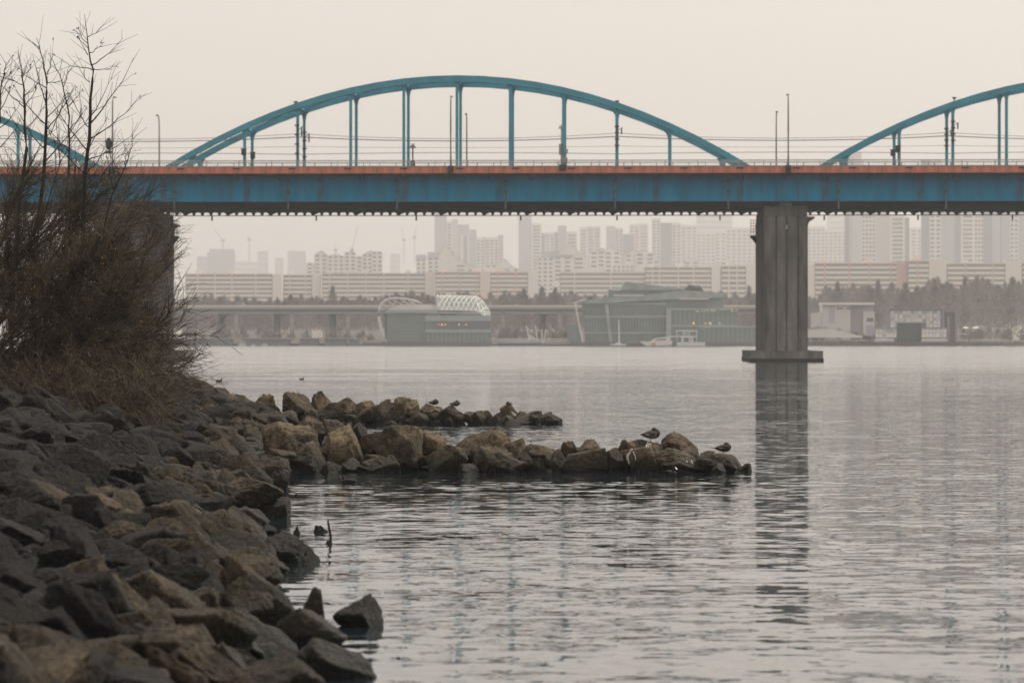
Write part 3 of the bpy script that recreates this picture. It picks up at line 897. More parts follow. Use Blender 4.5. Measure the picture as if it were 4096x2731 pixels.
NB = 8
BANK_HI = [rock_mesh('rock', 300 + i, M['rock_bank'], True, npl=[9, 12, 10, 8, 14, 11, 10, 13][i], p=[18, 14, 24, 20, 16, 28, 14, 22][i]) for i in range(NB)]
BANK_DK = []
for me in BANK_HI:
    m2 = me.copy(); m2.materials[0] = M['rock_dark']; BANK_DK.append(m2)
ROCK_LO = [rock_shape(300 + i, False, npl=[9, 12, 10, 8, 14, 11][i], p=18) for i in range(6)]
rb = random.Random(11)
cand = []
def rock_matrix(x, y, z, sx, sy, sz, rz, tilt):
    return Matrix.Translation((x, y, z)) @ Matrix.Rotation(tilt, 4, 'Y') @ Matrix.Rotation(rb.uniform(-.6, .6), 4, 'X') @ Matrix.Rotation(rz, 4, 'Z') @ Matrix.Diagonal((sx, sy, sz, 1))
d = 24.0
while d < 232:
    t = .5 + rb.uniform(0, .3)
    xw = smooth_wl(d)
    row = .44 if d < 60 else .6
    while True:
        x = xw - t
        px = CX + x * F / d
        if px < -260 or t > 14: break
        s = rb.choice((.18, .23, .28, .34, .42, .55)) * (1.0 if d > 45 else .92)
        if t > 6 and d > 70: s *= .8
        dd = d + rb.uniform(-.35, .35)
        xx = smooth_wl(dd) - t + rb.uniform(-.12, .12)
        z = bank_z(t, dd) + s * rb.uniform(.0, .4)
        cand.append((s * F / dd, rock_matrix(xx, dd, z, s * rb.uniform(.8, 1.25), s * rb.uniform(.65, 1.0), s * rb.uniform(.38, .75), rb.uniform(0, 6.28), .27 + rb.uniform(-.7, .7)), xx, dd, t))
        t += s * rb.uniform(1.25, 1.7)
    d += row * rb.uniform(.85, 1.2) * (1 if d < 110 else 1.5)
# large named-by-place edge stones, read from the shoreline
EDGE = [(1325,1566,2372,2520,0), (1185,1345,2340,2460,.6), (1085,1420,2385,2600,.4), (1170,1515,2550,2730,0), (860,1320,2615,2900,.3), (1050,1270,2108,2262,.1), (975,1175,1995,2085,.4),
        (905,1150,2205,2350,.6), (870,1100,2310,2480,.9), (1000,1170,2270,2330,.2), (1160,1215,2095,2150,.0), (1075,1165,1880,1975,.3), (900,1160,1905,2010,.7),
        (985,1170,1815,1880,.8)]
fixed = []
for k, (xa, xb, yt, yb, up) in enumerate(EDGE):
    d0 = dist_water(yb - 15) if up < .5 else dist_water(yb + 60)
    w = (xb - xa) / 2 * d0 / F
    dd = d0 + w * .4
    zt = PZ(yt, dd); zb = min(PZ(yb, dd), zt - .4) - .15
    r = random.Random(k)
    Rm = Matrix.Rotation(r.uniform(0, 6.28), 4, 'Z') @ Matrix.Rotation(r.uniform(-.3, .3), 4, 'X')
    mi = k % NB
    pts = np.array([v.co[:] for v in BANK_HI[mi].vertices]) @ np.array(Rm.to_3x3()).T
    ext = np.abs(pts).max(0)
    S = Matrix.Diagonal((w / ext[0], w * .85 / ext[1], (zt - zb) / 2 / ext[2], 1))
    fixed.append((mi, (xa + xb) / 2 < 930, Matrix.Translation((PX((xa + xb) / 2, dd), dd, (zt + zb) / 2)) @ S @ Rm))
cand = [c for c in cand if -220 < CX + c[2] * F / c[3] and c[3] > 26]
# drop those in front of / under the fixed ones is not needed: stones pile on each other
cand.sort(key=lambda c: -c[0])
n_obj = 300 - len(fixed)
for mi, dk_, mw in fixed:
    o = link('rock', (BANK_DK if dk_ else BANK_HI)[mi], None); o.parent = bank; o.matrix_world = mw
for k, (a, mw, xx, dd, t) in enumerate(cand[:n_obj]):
    dark = t + 1.2 * noise.noise(Vector((xx * .4, dd * .15, 0))) + 1.6 * noise.noise(Vector((xx * 7, dd * 7, 5))) > 1.9  # stones farther up the bank take the vignette-darkened copy
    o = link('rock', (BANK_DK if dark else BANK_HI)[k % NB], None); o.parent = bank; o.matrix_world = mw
def merged(name, items, m, parent):
    V, Fc, n = [], [], 0
    for k, it in enumerate(items):
        v, f = ROCK_LO[k % len(ROCK_LO)]
        mw = np.array(it[1])
        V.append(v @ mw[:3, :3].T + mw[:3, 3]); Fc.append(np.array(f) + n); n += len(v)
    if not V: return
    me = bpy.data.meshes.new(name); me.from_pydata(np.vstack(V).tolist(), [], np.vstack(Fc).tolist()); me.materials.append(m)
    me.polygons.foreach_set('use_smooth', [True] * len(me.polygons))
    tag(link(name, me, parent), kind='stuff')
rest = cand[n_obj:2400]
print('bank rocks', len(cand), 'merged', len(rest))
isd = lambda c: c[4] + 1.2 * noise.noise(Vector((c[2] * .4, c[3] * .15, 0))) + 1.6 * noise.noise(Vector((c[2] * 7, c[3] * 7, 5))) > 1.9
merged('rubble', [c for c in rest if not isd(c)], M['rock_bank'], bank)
merged('vignette_dark_rubble', [c for c in rest if isd(c)], M['rock_dark'], bank)  # small stones in the same vignette-darkened colour

for nm, x0_, x1_, yl, top_, nst in (('near_jetty_rubble', 1080, 2960, 1888, .34, 110), ('far_jetty_rubble', 880, 2220, 1697, .34, 120)):
    it = []
    for k in range(nst):
        xx_ = rb.uniform(x0_, x1_); dd_ = dist_water(yl) + rb.uniform(.2, 2.2); sz = rb.uniform(.12, .3)
        zc_ = rb.uniform(-.1, top_) * (1 if (xx_ - x0_) / (x1_ - x0_) < .75 else .55)
        it.append((0, rock_matrix(PX(xx_, dd_), dd_, zc_, sz * 1.2, sz, sz * .8, rb.uniform(0, 6.28), rb.uniform(-.6, .6))))
    merged('rubble', it, M['rock'], None)
    bpy.context.scene.collection.objects[-1]['label'] = 'small stones wedged between the boulders of the ' + nm.split('_')[0] + ' jetty'

# lone stones, stick and floating debris in the water
def lone(xa, xb, yt, yb, mi, rz, lab, flat=.3):
    d = dist_water(yb); w = (xb - xa) / 2 * d / F
    zt = PZ(yt, d + w * .4)
    o = link('rock', ROCK_HI[mi], None, (PX((xa + xb) / 2, d + w * .5), d + w * .5, zt - flat), (w * .95, w * .7, flat), (0, 0, rz))
    tag(o, lab, 'rock', 'lone rocks in the shallows')
lone(1242, 1328, 2098, 2128, 3, .1, 'low flat dark rock in the shallows beside the upright stick', .2)
lone(1298, 1344, 2160, 2174, 5, 1.0, 'tiny wet rock at the foot of the upright stick', .12)
lone(1175, 1192, 1972, 1984, 2, 2.0, 'tiny dark stone in the shallows off the bank below the coot', .1)
lone(1128, 1162, 2274, 2302, 6, .4, 'small dark stone at the water edge below the pointed shore rock', .15)
d = dist_water(2168)
o = MB().tube([P(1325, 2172, d) + Vector((0, 0, -.1)), P(1322, 2140, d), P(1316, 2108, d), P(1311, 2080, d)], [.016, .019, .018, .015], 7).build('stick', M['bark'])
tag(o, 'short dark stick standing upright out of the shallow water', 'stick')
d = dist_water(2632)
o = link('floating_debris', ROCK_HI[4], None, (PX(1595, d), d, .0), (.017, .017, .02))
tag(o, 'tiny dark bit of debris floating on open water in front', 'debris')

# ------------------------------------------------------------------ birds
def loft(mb, rings, n=12):
    base = len(mb.v)
    for (x, zc, ry, rz_) in rings:
        for k in range(n):
            a = 2 * math.pi * k / n
            mb.v.append((x, ry * math.cos(a), zc + rz_ * math.sin(a)))
    for i in range(len(rings) - 1):
        for k in range(n):
            k2 = (k + 1) % n
            mb.f.append((base+i*n+k, base+i*n+k2, base+(i+1)*n+k2, base+(i+1)*n+k)); mb.m.append(0)
    mb.f.append(tuple(base + k for k in range(n-1, -1, -1))); mb.m.append(0)
    mb.f.append(tuple(base + (len(rings)-1)*n + k for k in range(n))); mb.m.append(0)
def remeshed(mb, name, voxel=.007):
    me = mb.mesh(name, [])
    o = bpy.data.objects.new('tmp', me); COL.objects.link(o)
    md = o.modifiers.new('r', 'REMESH'); md.mode = 'VOXEL'; md.voxel_size = voxel
    sm = o.modifiers.new('s', 'SMOOTH'); sm.iterations = 4; sm.factor = .5
    dg = bpy.context.evaluated_depsgraph_get()
    out = bpy.data.meshes.new_from_object(o.evaluated_get(dg))
    out.name = name
    bpy.data.objects.remove(o)
    out.polygons.foreach_set('use_smooth', [True] * len(out.polygons))
    return out
def feather(name, c, var=.3): return mat(name, c, .7, var, 26, stretch=(.5, 1, 1))
M['f_grey'] = feather('grey_flank_feather', (.14, .136, .128), .25)
M['f_breast'] = feather('chestnut_breast', (.035, .022, .018))
M['f_green'] = feather('dark_green_head', (.008, .018, .016))
M['f_brown'] = feather('mottled_brown_feather', (.05, .036, .024), .45)
M['f_back'] = feather('grey_brown_back', (.075, .066, .058))
M['f_black'] = feather('coot_black', (.009, .010, .011))
M['f_white'] = feather('white_feather', (.75, .73, .70), .1)
M['bill_w'] = mat('white_bill', (.8, .74, .68), .5, .05, 9)
M['bill_y'] = mat('olive_bill', (.30, .26, .08), .5, .1, 9)
M['leg_o'] = mat('orange_leg', (.35, .13, .05), .6, .1, 9)

def rest_body():
    mb = MB()
    loft(mb, [(-.215,.155,.012,.008), (-.18,.150,.045,.022), (-.12,.150,.075,.052), (-.05,.150,.092,.078), (.03,.152,.096,.090), (.10,.160,.088,.092), (.15,.172,.066,.075), (.18,.180,.035,.045), (.19,.182,.006,.008)])
    loft(mb, [(.04,.205,.012,.02), (.06,.225,.045,.045), (.10,.225,.055,.055), (.14,.205,.055,.055), (.165,.185,.03,.035)])
    loft(mb, [(.02,.252,.008,.008), (.03,.254,.026,.026), (.06,.258,.036,.035), (.09,.250,.034,.034), (.12,.235,.02,.02)])
    return remeshed(mb, 'body')
def colour_faces(me, mats, fn):
    for m in mats: me.materials.append(m)
    me.polygons.foreach_set('material_index', [fn(p.center) for p in me.polygons])
BODY = {}
b0 = rest_body(); colour_faces(b0, [M['f_grey'], M['f_breast'], M['f_green'], M['f_back']], lambda c: 2 if (c.z > .228 and c.x > -.02) or (c.z > .21 and c.x > .05) else 1 if c.x > .115 else 3 if c.z > .205 else 0)
b1 = rest_body(); colour_faces(b1, [M['f_brown'], M['f_back']], lambda c: 0)
def wing_mesh(m):
    mb = MB()
    for s in (-1, 1):
        out = [(.09,.185), (.06,.215), (-.04,.215), (-.13,.180), (-.20,.160), (-.205,.150), (-.12,.140), (0,.130), (.07,.150)]
        n = len(out)
        def yy(x): return .1 * math.sqrt(max(0.02, 1 - ((x - .02) / .24) ** 2))
        v1 = [(x, s * (yy(x) - .012), z) for x, z in out]; v2 = [(x, s * (yy(x) + .006), z) for x, z in out]
        mb.add(v1 + v2, [tuple(range(n)), tuple(range(2*n-1, n-1, -1))] + [((i+1) % n, i, i+n, (i+1) % n + n) for i in range(n)])
    return mb.mesh('wing', m, True)
WING_D, WING_H = wing_mesh(M['f_back']), wing_mesh(M['f_brown'])
SPEC = MB()
for s in (-1, 1): SPEC.extrude_y([(-.10,.162), (-.03,.150), (-.035,.143), (-.11,.154)], s * .1 - .004, s * .1 + .004)
SPEC_M = SPEC.mesh('wing_bar', M['f_white'])
TAIL_M = MB().extrude_z([(-.16, -.03), (-.265, -.018), (-.275, 0), (-.265, .018), (-.16, .03)], .146, .158).mesh('tail', M['f_white'])
TAIL_B = TAIL_M.copy(); TAIL_B.materials[0] = M['f_brown']
BILL_M = MB().extrude_z([(.03, -.012), (-.03, -.01), (-.035, .0), (-.03, .01), (.03, .012)], .243, .255).mesh('bill', M['bill_y'])
LEG_M = MB().tube([(.0, .03, .09), (-.004, .03, .0)], .008, 6).box(-.02, .035, .012, .048, -.004, .006).mesh('leg', M['leg_o'])
LEG2_M = MB().tube([(.0, -.03, .09), (-.004, -.03, .0)], .008, 6).box(-.02, .035, -.048, -.012, -.004, .006).mesh('leg', M['leg_o'])
bpy.context.view_layer.update()
DG = bpy.context.evaluated_depsgraph_get()
def drop(x, d):
    q = PX(x, d)
    hit, loc, nrm, idx, ob, mw = scene.ray_cast(DG, Vector((q, d, 6.0)), Vector((0, 0, -1)))
    while hit and ob.name.startswith('haze'):
        hit, loc, nrm, idx, ob, mw = scene.ray_cast(DG, loc - Vector((0, 0, .01)), Vector((0, 0, -1)))
    return Vector((q, d, loc.z if hit else 0))
def ridge(x, d0, d1):
    best = max((drop(x, d0 + (d1 - d0) * i / 30) for i in range(31)), key=lambda p: p.z - (p.y - d0) * .02)
    return best - Vector((0, 0, .006))
def resting_duck(x, yfoot, d, s, rz, drake, lab):
    o = empty('duck', ridge(x, d - .5, d + .5) - Vector((0, 0, .008 * s)), rz, lab, 'duck', 'ducks resting on the jetties')
    s *= 1.14
    o.scale = (s, s, s)
    link('body', b0 if drake else b1, o)
    w = link('wing', WING_D if drake else WING_H, o); link('wing_bar', SPEC_M, w)
    link('tail', TAIL_M if drake else TAIL_B, o); link('bill', BILL_M, o); link('leg', LEG_M, o); link('leg', LEG2_M, o)
dj2, dj1 = dist_water(1888), dist_water(1697)
resting_duck(2603, 1741, dj2 + 1.45, 1.0, 0, True, 'sleeping grey drake with dark head on the near jetty dome boulder')
resting_duck(2893, 1816, dj2 + .75, .86, .1, False, 'brown duck resting on the low tip of the near jetty')
resting_duck(1735, 1608, dj1 + 1.5, .82, 0, False, 'brown duck with a white wing bar standing on the far jetty')
resting_duck(1820, 1608, dj1 + 1.0, .82, 0, True, 'grey drake standing on the large pale far jetty boulder')
resting_duck(2036, 1655, dj1 + .55, .60, 2.4, False, 'dark duck huddled against the hooked far jetty boulder')
resting_duck(2122, 1655, dj1 + 1.9, .62, .3, False, 'duck almost hidden behind the smooth pale far jetty boulder')

def swim_mesh():
    mb = MB()
    loft(mb, [(-.20,.075,.012,.01), (-.17,.065,.05,.035), (-.09,.055,.085,.07), (0,.05,.095,.078), (.08,.05,.085,.072), (.13,.055,.055,.05), (.155,.06,.012,.012)])
    loft(mb, [(.06,.09,.03,.03), (.09,.115,.038,.04), (.115,.14,.036,.036), (.135,.165,.034,.034), (.15,.18,.012,.012)], 10)
    loft(mb, [(.085,.175,.012,.012), (.10,.178,.032,.032), (.135,.178,.036,.036), (.165,.172,.027,.027), (.18,.168,.008,.008)], 10)
    return remeshed(mb, 'body')
sw = swim_mesh(); sw.materials.append(M['f_black'])
sw2 = sw.copy(); sw2.materials[0] = M['f_brown']
SHIELD = MB().extrude_y([(.168, .162), (.215, .148), (.178, .178), (.168, .200), (.160, .198)], -.014, .014).mesh('bill', M['bill_w'])
BILL2 = MB().extrude_y([(.168, .158), (.225, .152), (.22, .162), (.168, .176)], -.013, .013).mesh('bill', M['bill_y'])
SWING = MB()
for s in (-1, 1): SWING.extrude_y([(.06, .11), (-.06, .12), (-.17, .10), (-.19, .085), (-.08, .06), (.04, .07)], s * .088 - .006, s * .088 + .006)
SW_K, SW_B = SWING.mesh('wing', M['f_black'], True), SWING.mesh('wing', M['f_brown'], True)
def swimmer(x, y, s, rz, coot, lab, name, cat, grp, z=-.02, d=None):
    d = d or dist_water(y)
    o = empty(name, (PX(x, d), d, z), rz, lab, cat, grp); o.scale = (s, s, s)
    link('body', sw if coot else sw2, o); link('bill', SHIELD if coot else BILL2, o); link('wing', SW_K if coot else SW_B, o)
swimmer(1393, 1932, .85, math.pi, True, 'black coot with pale bill swimming before the near jetty', 'coot', 'coot', 'black coots by the near jetty')
swimmer(2683, 1899, 1.0, -.9, True, 'black coot with white forehead close in front of the wide dark boulder', 'coot', 'coot', 'black coots by the near jetty')
swimmer(877, 1527, 1.35, 0, False, 'dark duck swimming beyond the far jetty, close to the willow twigs', 'swimming_duck', 'duck', 'ducks swimming beyond the far jetty')
swimmer(1207, 1518, 1.05, 0, False, 'dark duck swimming alone on open water beyond the far jetty', 'swimming_duck', 'duck', 'ducks swimming beyond the far jetty')

# white droppings streaked down some boulders
M['dropping'] = mat('white_dropping', (.55, .53, .49), .9, .3, 30, coord='World')
def streak(path, wpx):
    cen, ob0 = [], None
    for (x, y) in path:
        dv = (P(x, y, 100) - cam.location).normalized()
        org, tries = cam.location + dv * 20, 0
        hit, loc, nrm, idx, ob, mw = scene.ray_cast(DG, org, dv)
        while hit and not ob.name.startswith('boulder') and tries < 6:
            hit, loc, nrm, idx, ob, mw = scene.ray_cast(DG, loc + dv * .02, dv); tries += 1
        if not hit or not ob.name.startswith('boulder'): continue
        if ob0 is None: ob0 = ob
        cen.append((loc, nrm, loc.y))
    if len(cen) < 2: return
    mb = MB()
    r_ = random.Random(int(path[0][0]))
    for i, (l_, n_, d_) in enumerate(cen):
        w_ = wpx * d_ / F * r_.uniform(.5, 1.1) * (1 - .5 * i / len(cen))
        sd_ = n_.cross(Vector((0, 0, 1))).normalized() * w_
        up_ = n_ * .012
        mb.v += [tuple(l_ - sd_ + up_), tuple(l_ + sd_ + up_), tuple(l_ - sd_ - up_), tuple(l_ + sd_ - up_)]
        if i: mb.f += [(4*i-4, 4*i-3, 4*i+1, 4*i), (4*i-2, 4*i-1, 4*i+3, 4*i+2), (4*i-4, 4*i, 4*i+2, 4*i-2), (4*i-3, 4*i+1, 4*i+3, 4*i-1)]; mb.m += [0]*4
    o = mb.build('dropping_streak', M['dropping'])
    orig = bpy.data.objects[ob0.name]
    o.parent = orig; o.matrix_parent_inverse = orig.matrix_world.inverted()
for path, w_ in (([(2528,1795),(2522,1804),(2516,1814),(2512,1826),(2514,1842),(2517,1855)], 6), ([(2530,1796),(2534,1808),(2540,1822),(2544,1840)], 2.5), ([(2510,1812),(2508,1826),(2508,1840)], 3), ([(2597,1756),(2592,1766),(2588,1778),(2584,1788)], 3),
                 ([(2600,1757),(2597,1772),(2592,1790)], 2), ([(2604,1756),(2604,1772),(2602,1800)], 1.6), ([(2745,1842),(2748,1848),(2752,1852)], 3), ([(2764,1840),(2768,1850),(2772,1856)], 2), ([(2048,1646),(2052,1652),(2058,1658),(2060,1664)], 9), ([(1938,1636),(1934,1642),(1930,1650)], 3)):
    streak(path, w_)

# dry grass stalks on the boulders
def stalk(pts, r, lab, d):
    tag(MB().tube([P(x, y, d) for x, y in pts], [r] * (len(pts) - 1) + [r * .4], 5).build('grass_stalk', M['reed']), lab, 'grass stalk', 'dry stalks on the rocks')
stalk([(1705, 1618), (1706, 1590), (1703, 1570), (1698, 1560)], .006, 'single thin dry stalk beside the brown duck on the far jetty', dj1 + 1.6)
stalk([(1565, 1605), (1578, 1580), (1595, 1571), (1612, 1574), (1625, 1586)], .005, 'arched dry stalk over the domed boulder of the far jetty', dj1 + 1.8)
stalk([(1092, 2277), (1097, 2250), (1104, 2222)], .004, 'short pale reed stem at the water edge of the stony bank', 50.5)

# ------------------------------------------------------------------ willow thicket and saplings on the bank
rw = random.Random(5)
WD = 93.0
def wander(p, dirv, length, n, wob, grav=0.0, up=0.0):
    pts = [Vector(p)]; dv = Vector(dirv).normalized()
    st = length / n
    for i in range(n):
        dv = (dv + Vector((rw.gauss(0, wob), rw.gauss(0, wob), rw.gauss(0, wob) - grav + up))).normalized()
        pts.append(pts[-1] + dv * st)
    return pts
def at_t(pts, t):
    f = t * (len(pts) - 1); i = min(int(f), len(pts) - 2)
    return pts[i].lerp(pts[i+1], f - i), (pts[i+1] - pts[i]).normalized()
def side_dir(dv, ang):
    a = dv.cross(Vector((rw.uniform(-1, 1), rw.uniform(-1, 1), rw.uniform(-1, 1))))
    if a.length < 1e-3: a = Vector((1, 0, 0))
    return (dv * math.cos(ang) + a.normalized() * math.sin(ang)).normalized()
def taper(r0, r1, n): return [r0 + (r1 - r0) * i / (n - 1) for i in range(n)]
LEAVES = []
def leaf(mb, p, L=.05):
    a = Vector((rw.gauss(0, 1), rw.gauss(0, 1), rw.gauss(-.8, 1))).normalized(); b = a.cross(Vector((rw.random(), rw.random(), 1))).normalized()
    w = L * .17
    c = a.cross(b).normalized() * L * .12
    mb.add([p, p + a * L * .45 + b * w + c, p + a * L, p + a * L * .45 - b * w + c], [(0, 1, 2), (0, 2, 3)])

willow = empty('willow_thicket', P(230, 1640, WD), 0, 'dense leafless willow thicket with a few dry leaves covering the bank', 'shrub')
inv = Matrix.Translation(-willow.location)
def wpart(mb, name, m, kind=None, parent=willow):
    mb.v = [tuple(Vector(p) - parent.location) for p in mb.v]
    o = mb.build(name, m, parent, smooth=True)
    if kind: o['kind'] = kind
    return o
# main limbs read from the photograph: start, end (pixels), depth offset, radius
LIMBS = [((60,1580),(690,1050),0,.055), ((40,1420),(740,1330),1.0,.05), ((90,1600),(760,1450),-1.2,.045), ((20,1450),(520,860),-.6,.05), ((0,1300),(420,700),.8,.05),
         ((-60,1400),(250,640),1.4,.05), ((-120,1300),(120,620),-.5,.05), ((120,1620),(700,1560),-1.8,.04), ((-100,1500),(330,1080),-1.6,.05), ((100,1560),(600,1240),1.8,.045),
         ((-150,1450),(20,800),.4,.05), ((60,1640),(560,1640),-2.2,.035), ((-80,1560),(400,1350),-2.4,.045), ((30,1500),(640,960),2.4,.045), ((-40,1400),(480,1000),-2.0,.045),
         ((-200,1300),(200,900),-1.0,.05), ((140,1600),(700,1240),.6,.04), ((20,1560),(330,860),2.0,.045), ((-150,1560),(180,1150),-2.6,.05), ((160,1600),(680,1380),-.4,.04),
         ((-200,1650),(150,1450),-2.8,.05), ((200,1640),(660,1480),1.2,.035), ((0,1250),(560,780),1.6,.04), ((-100,1200),(300,760),2.4,.04), ((40,1620),(430,1560),-3.4,.04), ((-100,1660),(260,1560),-4.0,.04), ((140,1650),(640,1600),-3.8,.035), ((100,1500),(560,1100),-1.4,.04), ((40,1350),(500,1180),1.4,.04)]
TW, LF = MB(), MB()
n_tw = 0
for (a, b, off, r) in LIMBS:
    p0, p1 = P(a[0], a[1], WD + off), P(b[0], b[1], WD + off + rw.uniform(-1.5, 1.5))
    n = 12
    mid = Vector((0, 0, -.14 * (p1 - p0).length))
    pts = []
    for i in range(n + 1):
        t = i / n
        q = p0.lerp(p1, t) + mid * (4 * t * (1 - t)) * .35 + Vector((rw.gauss(0, .03), rw.gauss(0, .06), rw.gauss(0, .03)))
        pts.append(q)
    wpart(MB().tube(pts, taper(r * .75, r * .16, n + 1), 6), 'limb', M['bark'])
    L = (p1 - p0).length
    subs = MB()
    for k in range(int(10 + L * 3.8)):
        t = rw.uniform(.12, 1.0)
        q, dv = at_t(pts, t)
        l1 = rw.uniform(.7, 1.7) * (1.15 - .5 * t)
        sp = wander(q, side_dir(dv, rw.uniform(.3, .95)) + Vector((.12, 0, .12)), l1, 6, .10, .0, .02)
        subs.tube(sp, taper(.011, .004, 7), 4, False)
        py_ = HY - (q.z - H) * F / q.y; px_ = CX + q.x * F / q.y
        for k2 in range(int(rw.randint(24, 36) * min(1, max(.12, (py_ - 640) / 380)) * (1.0 if px_ < 500 else .45 if px_ < 640 else .2))):
            q2, dv2 = at_t(sp, rw.uniform(.1, 1))
            l2 = rw.uniform(.25, .95)
            droop = .10 if rw.random() < .28 else -.01
            tp = wander(q2, side_dir(dv2, rw.uniform(.2, .8)), l2, 4, .10, droop)
            TW.tube(tp, taper(.0068, .0032, 5), 3, False); n_tw += 1
            for k3 in range(rw.randint(0, 3)):
                q3, dv3 = at_t(tp, rw.uniform(.2, 1))
                tp3 = wander(q3, side_dir(dv3, rw.uniform(.25, .7)), rw.uniform(.12, .4), 2, .08, droop * .6)
                TW.tube(tp3, taper(.0048, .0028, 3), 3, False); n_tw += 1
                if rw.random() < .10: leaf(LF, tp3[-1], rw.uniform(.04, .08))
            if rw.random() < .06: leaf(LF, tp[-1], rw.uniform(.05, .09))
    wpart(subs, 'branch', M['bark'], 'stuff')
# drooping under-skirt
for k in range(1150):
    x = rw.uniform(-60, 670); y = rw.uniform(1400, 1690)
    p = P(x, y, WD + rw.uniform(-8.0, 1.0))
    tp = wander(p, (rw.uniform(-.3, .9), rw.uniform(-.3, .3), rw.uniform(-.9, -.05)), rw.uniform(.3, 1.0), 5, .16, .06)
    TW.tube(tp, taper(.0055, .0024, 6), 3, False)
wpart(TW, 'twigs', M['twig'], 'stuff')
wpart(LF, 'leaves', M['leaf'], 'stuff')
print('twigs', n_tw, len(TW.f))

def sapling(leader, d, r0, lab, limbs, seed):
    rw.seed(seed)
    base = P(leader[0][0], leader[0][1], d)
    o = empty('bare_sapling', base, 0, lab, 'tree', 'bare saplings rising from the thicket')
    pts = [P(x, y, d) for x, y in leader]
    fine = []
    for i in range(len(pts) - 1):
        for t in (0, .33, .66): fine.append(pts[i].lerp(pts[i+1], t) + Vector((rw.gauss(0, .012), rw.gauss(0, .012), 0)))
    fine.append(pts[-1])
    wpart(MB().tube(fine, taper(r0, .005, len(fine)), 6), 'trunk', M['bark'], None, o)
    tw, lf = MB(), MB()
    for (x0, y0, x1, y1) in limbs:
        a, b = P(x0, y0, d), P(x1, y1, d + rw.uniform(-.6, .6))
        n = 7; L = (b - a).length
        lp = [a.lerp(b, i / n) + Vector((0, 0, -.10 * L * 4 * (i / n) * (1 - i / n) * .6)) + Vector((rw.gauss(0, .012), 0, rw.gauss(0, .012))) for i in range(n + 1)]
        wpart(MB().tube(lp, taper(max(.012, .008 + .006 * L), .004, n + 1), 5), 'branch', M['bark'], None, o)
        for k in range(int(3 + L * 2.2)):
            q, dv = at_t(lp, rw.uniform(.25, 1))
            tp = wander(q, side_dir(dv, rw.uniform(.4, .9)) + Vector((0, 0, .25)), rw.uniform(.2, .7), 4, .08)
            tw.tube(tp, taper(.006, .003, 5), 3, False)
            if rw.random() < .12: leaf(lf, tp[-1], rw.uniform(.07, .12))
        if rw.random() < .35: leaf(lf, lp[-1], .12); leaf(lf, lp[-1], .1)
    for k in range(14):
        q, dv = at_t(fine, rw.uniform(.35, .98))
        tp = wander(q, side_dir(dv, rw.uniform(.6, 1.0)) + Vector((0, 0, .2)), rw.uniform(.25, .8), 4, .08)
        tw.tube(tp, taper(.007, .003, 5), 3, False)
        if rw.random() < .3: leaf(lf, tp[-1], rw.uniform(.07, .11))
    wpart(tw, 'twigs', M['bark'], 'stuff', o)
    if lf.v: wpart(lf, 'leaves', M['bark'], 'stuff', o)
sapling([(300,1500),(330,1000),(340,700),(355,560),(362,400),(370,280),(352,180),(338,58)], WD, .075, 'tallest bare sapling with a straight leader above the willow thicket', [
    (357,495,540,235), (355,560,562,385), (366,275,242,244), (366,280,468,262), (364,262,492,152), (352,220,313,145), (352,170,300,118), (357,510,272,370), (355,480,446,310), (350,600,192,380),
    (349,640,530,540), (345,700,185,520), (345,690,455,560), (350,590,430,470), (356,210,415,172), (352,150,402,112), (360,330,310,262)], 21)
sapling([(110,1500),(150,900),(183,640),(185,450),(185,330),(172,240),(145,150)], WD + 1.0, .065, 'second tall bare sapling, thinner, just beside the tallest one', [
    (185,350,66,265), (187,300,215,212), (185,470,280,370), (183,500,50,340), (185,330,247,322), (184,410,130,215), (186,520,300,340), (183,640,345,430), (183,600,60,430), (185,560,250,420)], 22)
sapling([(40,1400),(80,800),(105,600),(100,450),(95,360),(88,280),(72,200)], WD - .8, .055, 'third bare sapling with curled leaves at its tip, near the photo edge', [
    (95,300,128,270), (96,345,24,290), (100,430,0,330), (100,420,150,350), (104,520,190,400), (104,540,20,440), (96,380,145,345)], 23)
sapling([(-60,1500),(-30,900),(-12,600),(0,480),(0,380),(14,300),(25,248)], WD + .4, .05, 'bare sapling at the very edge of the photo', [
    (0,380,45,285), (-5,450,60,310), (-8,520,80,420), (0,400,-40,300), (-12,600,90,470)], 24)
sapling([(250,1300),(262,900),(272,700),(278,560),(270,420),(240,300),(192,212)], WD + 1.8, .045, 'slanting bare sapling leaning between the two tallest ones', [
    (270,430,330,352), (276,520,345,430), (275,600,170,480), (255,350,275,262), (278,560,380,430)], 25)
sapling([(330,1500),(420,900),(455,760),(490,690),(520,610),(532,538)], WD - 1.4, .035, 'low bare sapling shoot leaning over the street lamp on the bridge', [
    (455,760,425,600), (480,700,420,560), (500,660,505,600)], 26)

# ------------------------------------------------------------------ far shore: buildings
GZ = 2.5
BOX = {}
def ub(key, name):
    if (key, name) not in BOX: BOX[(key, name)] = unit_box(name, M[key])
    return BOX[(key, name)]
def bbox(name, key, parent, x0, x1, y0, y1, z0, z1):
    l = parent.location
    return put_box(name, ub(key, name), parent, x0 - l.x, x1 - l.x, y0 - l.y, y1 - l.y, z0 - l.z, z1 - l.z)

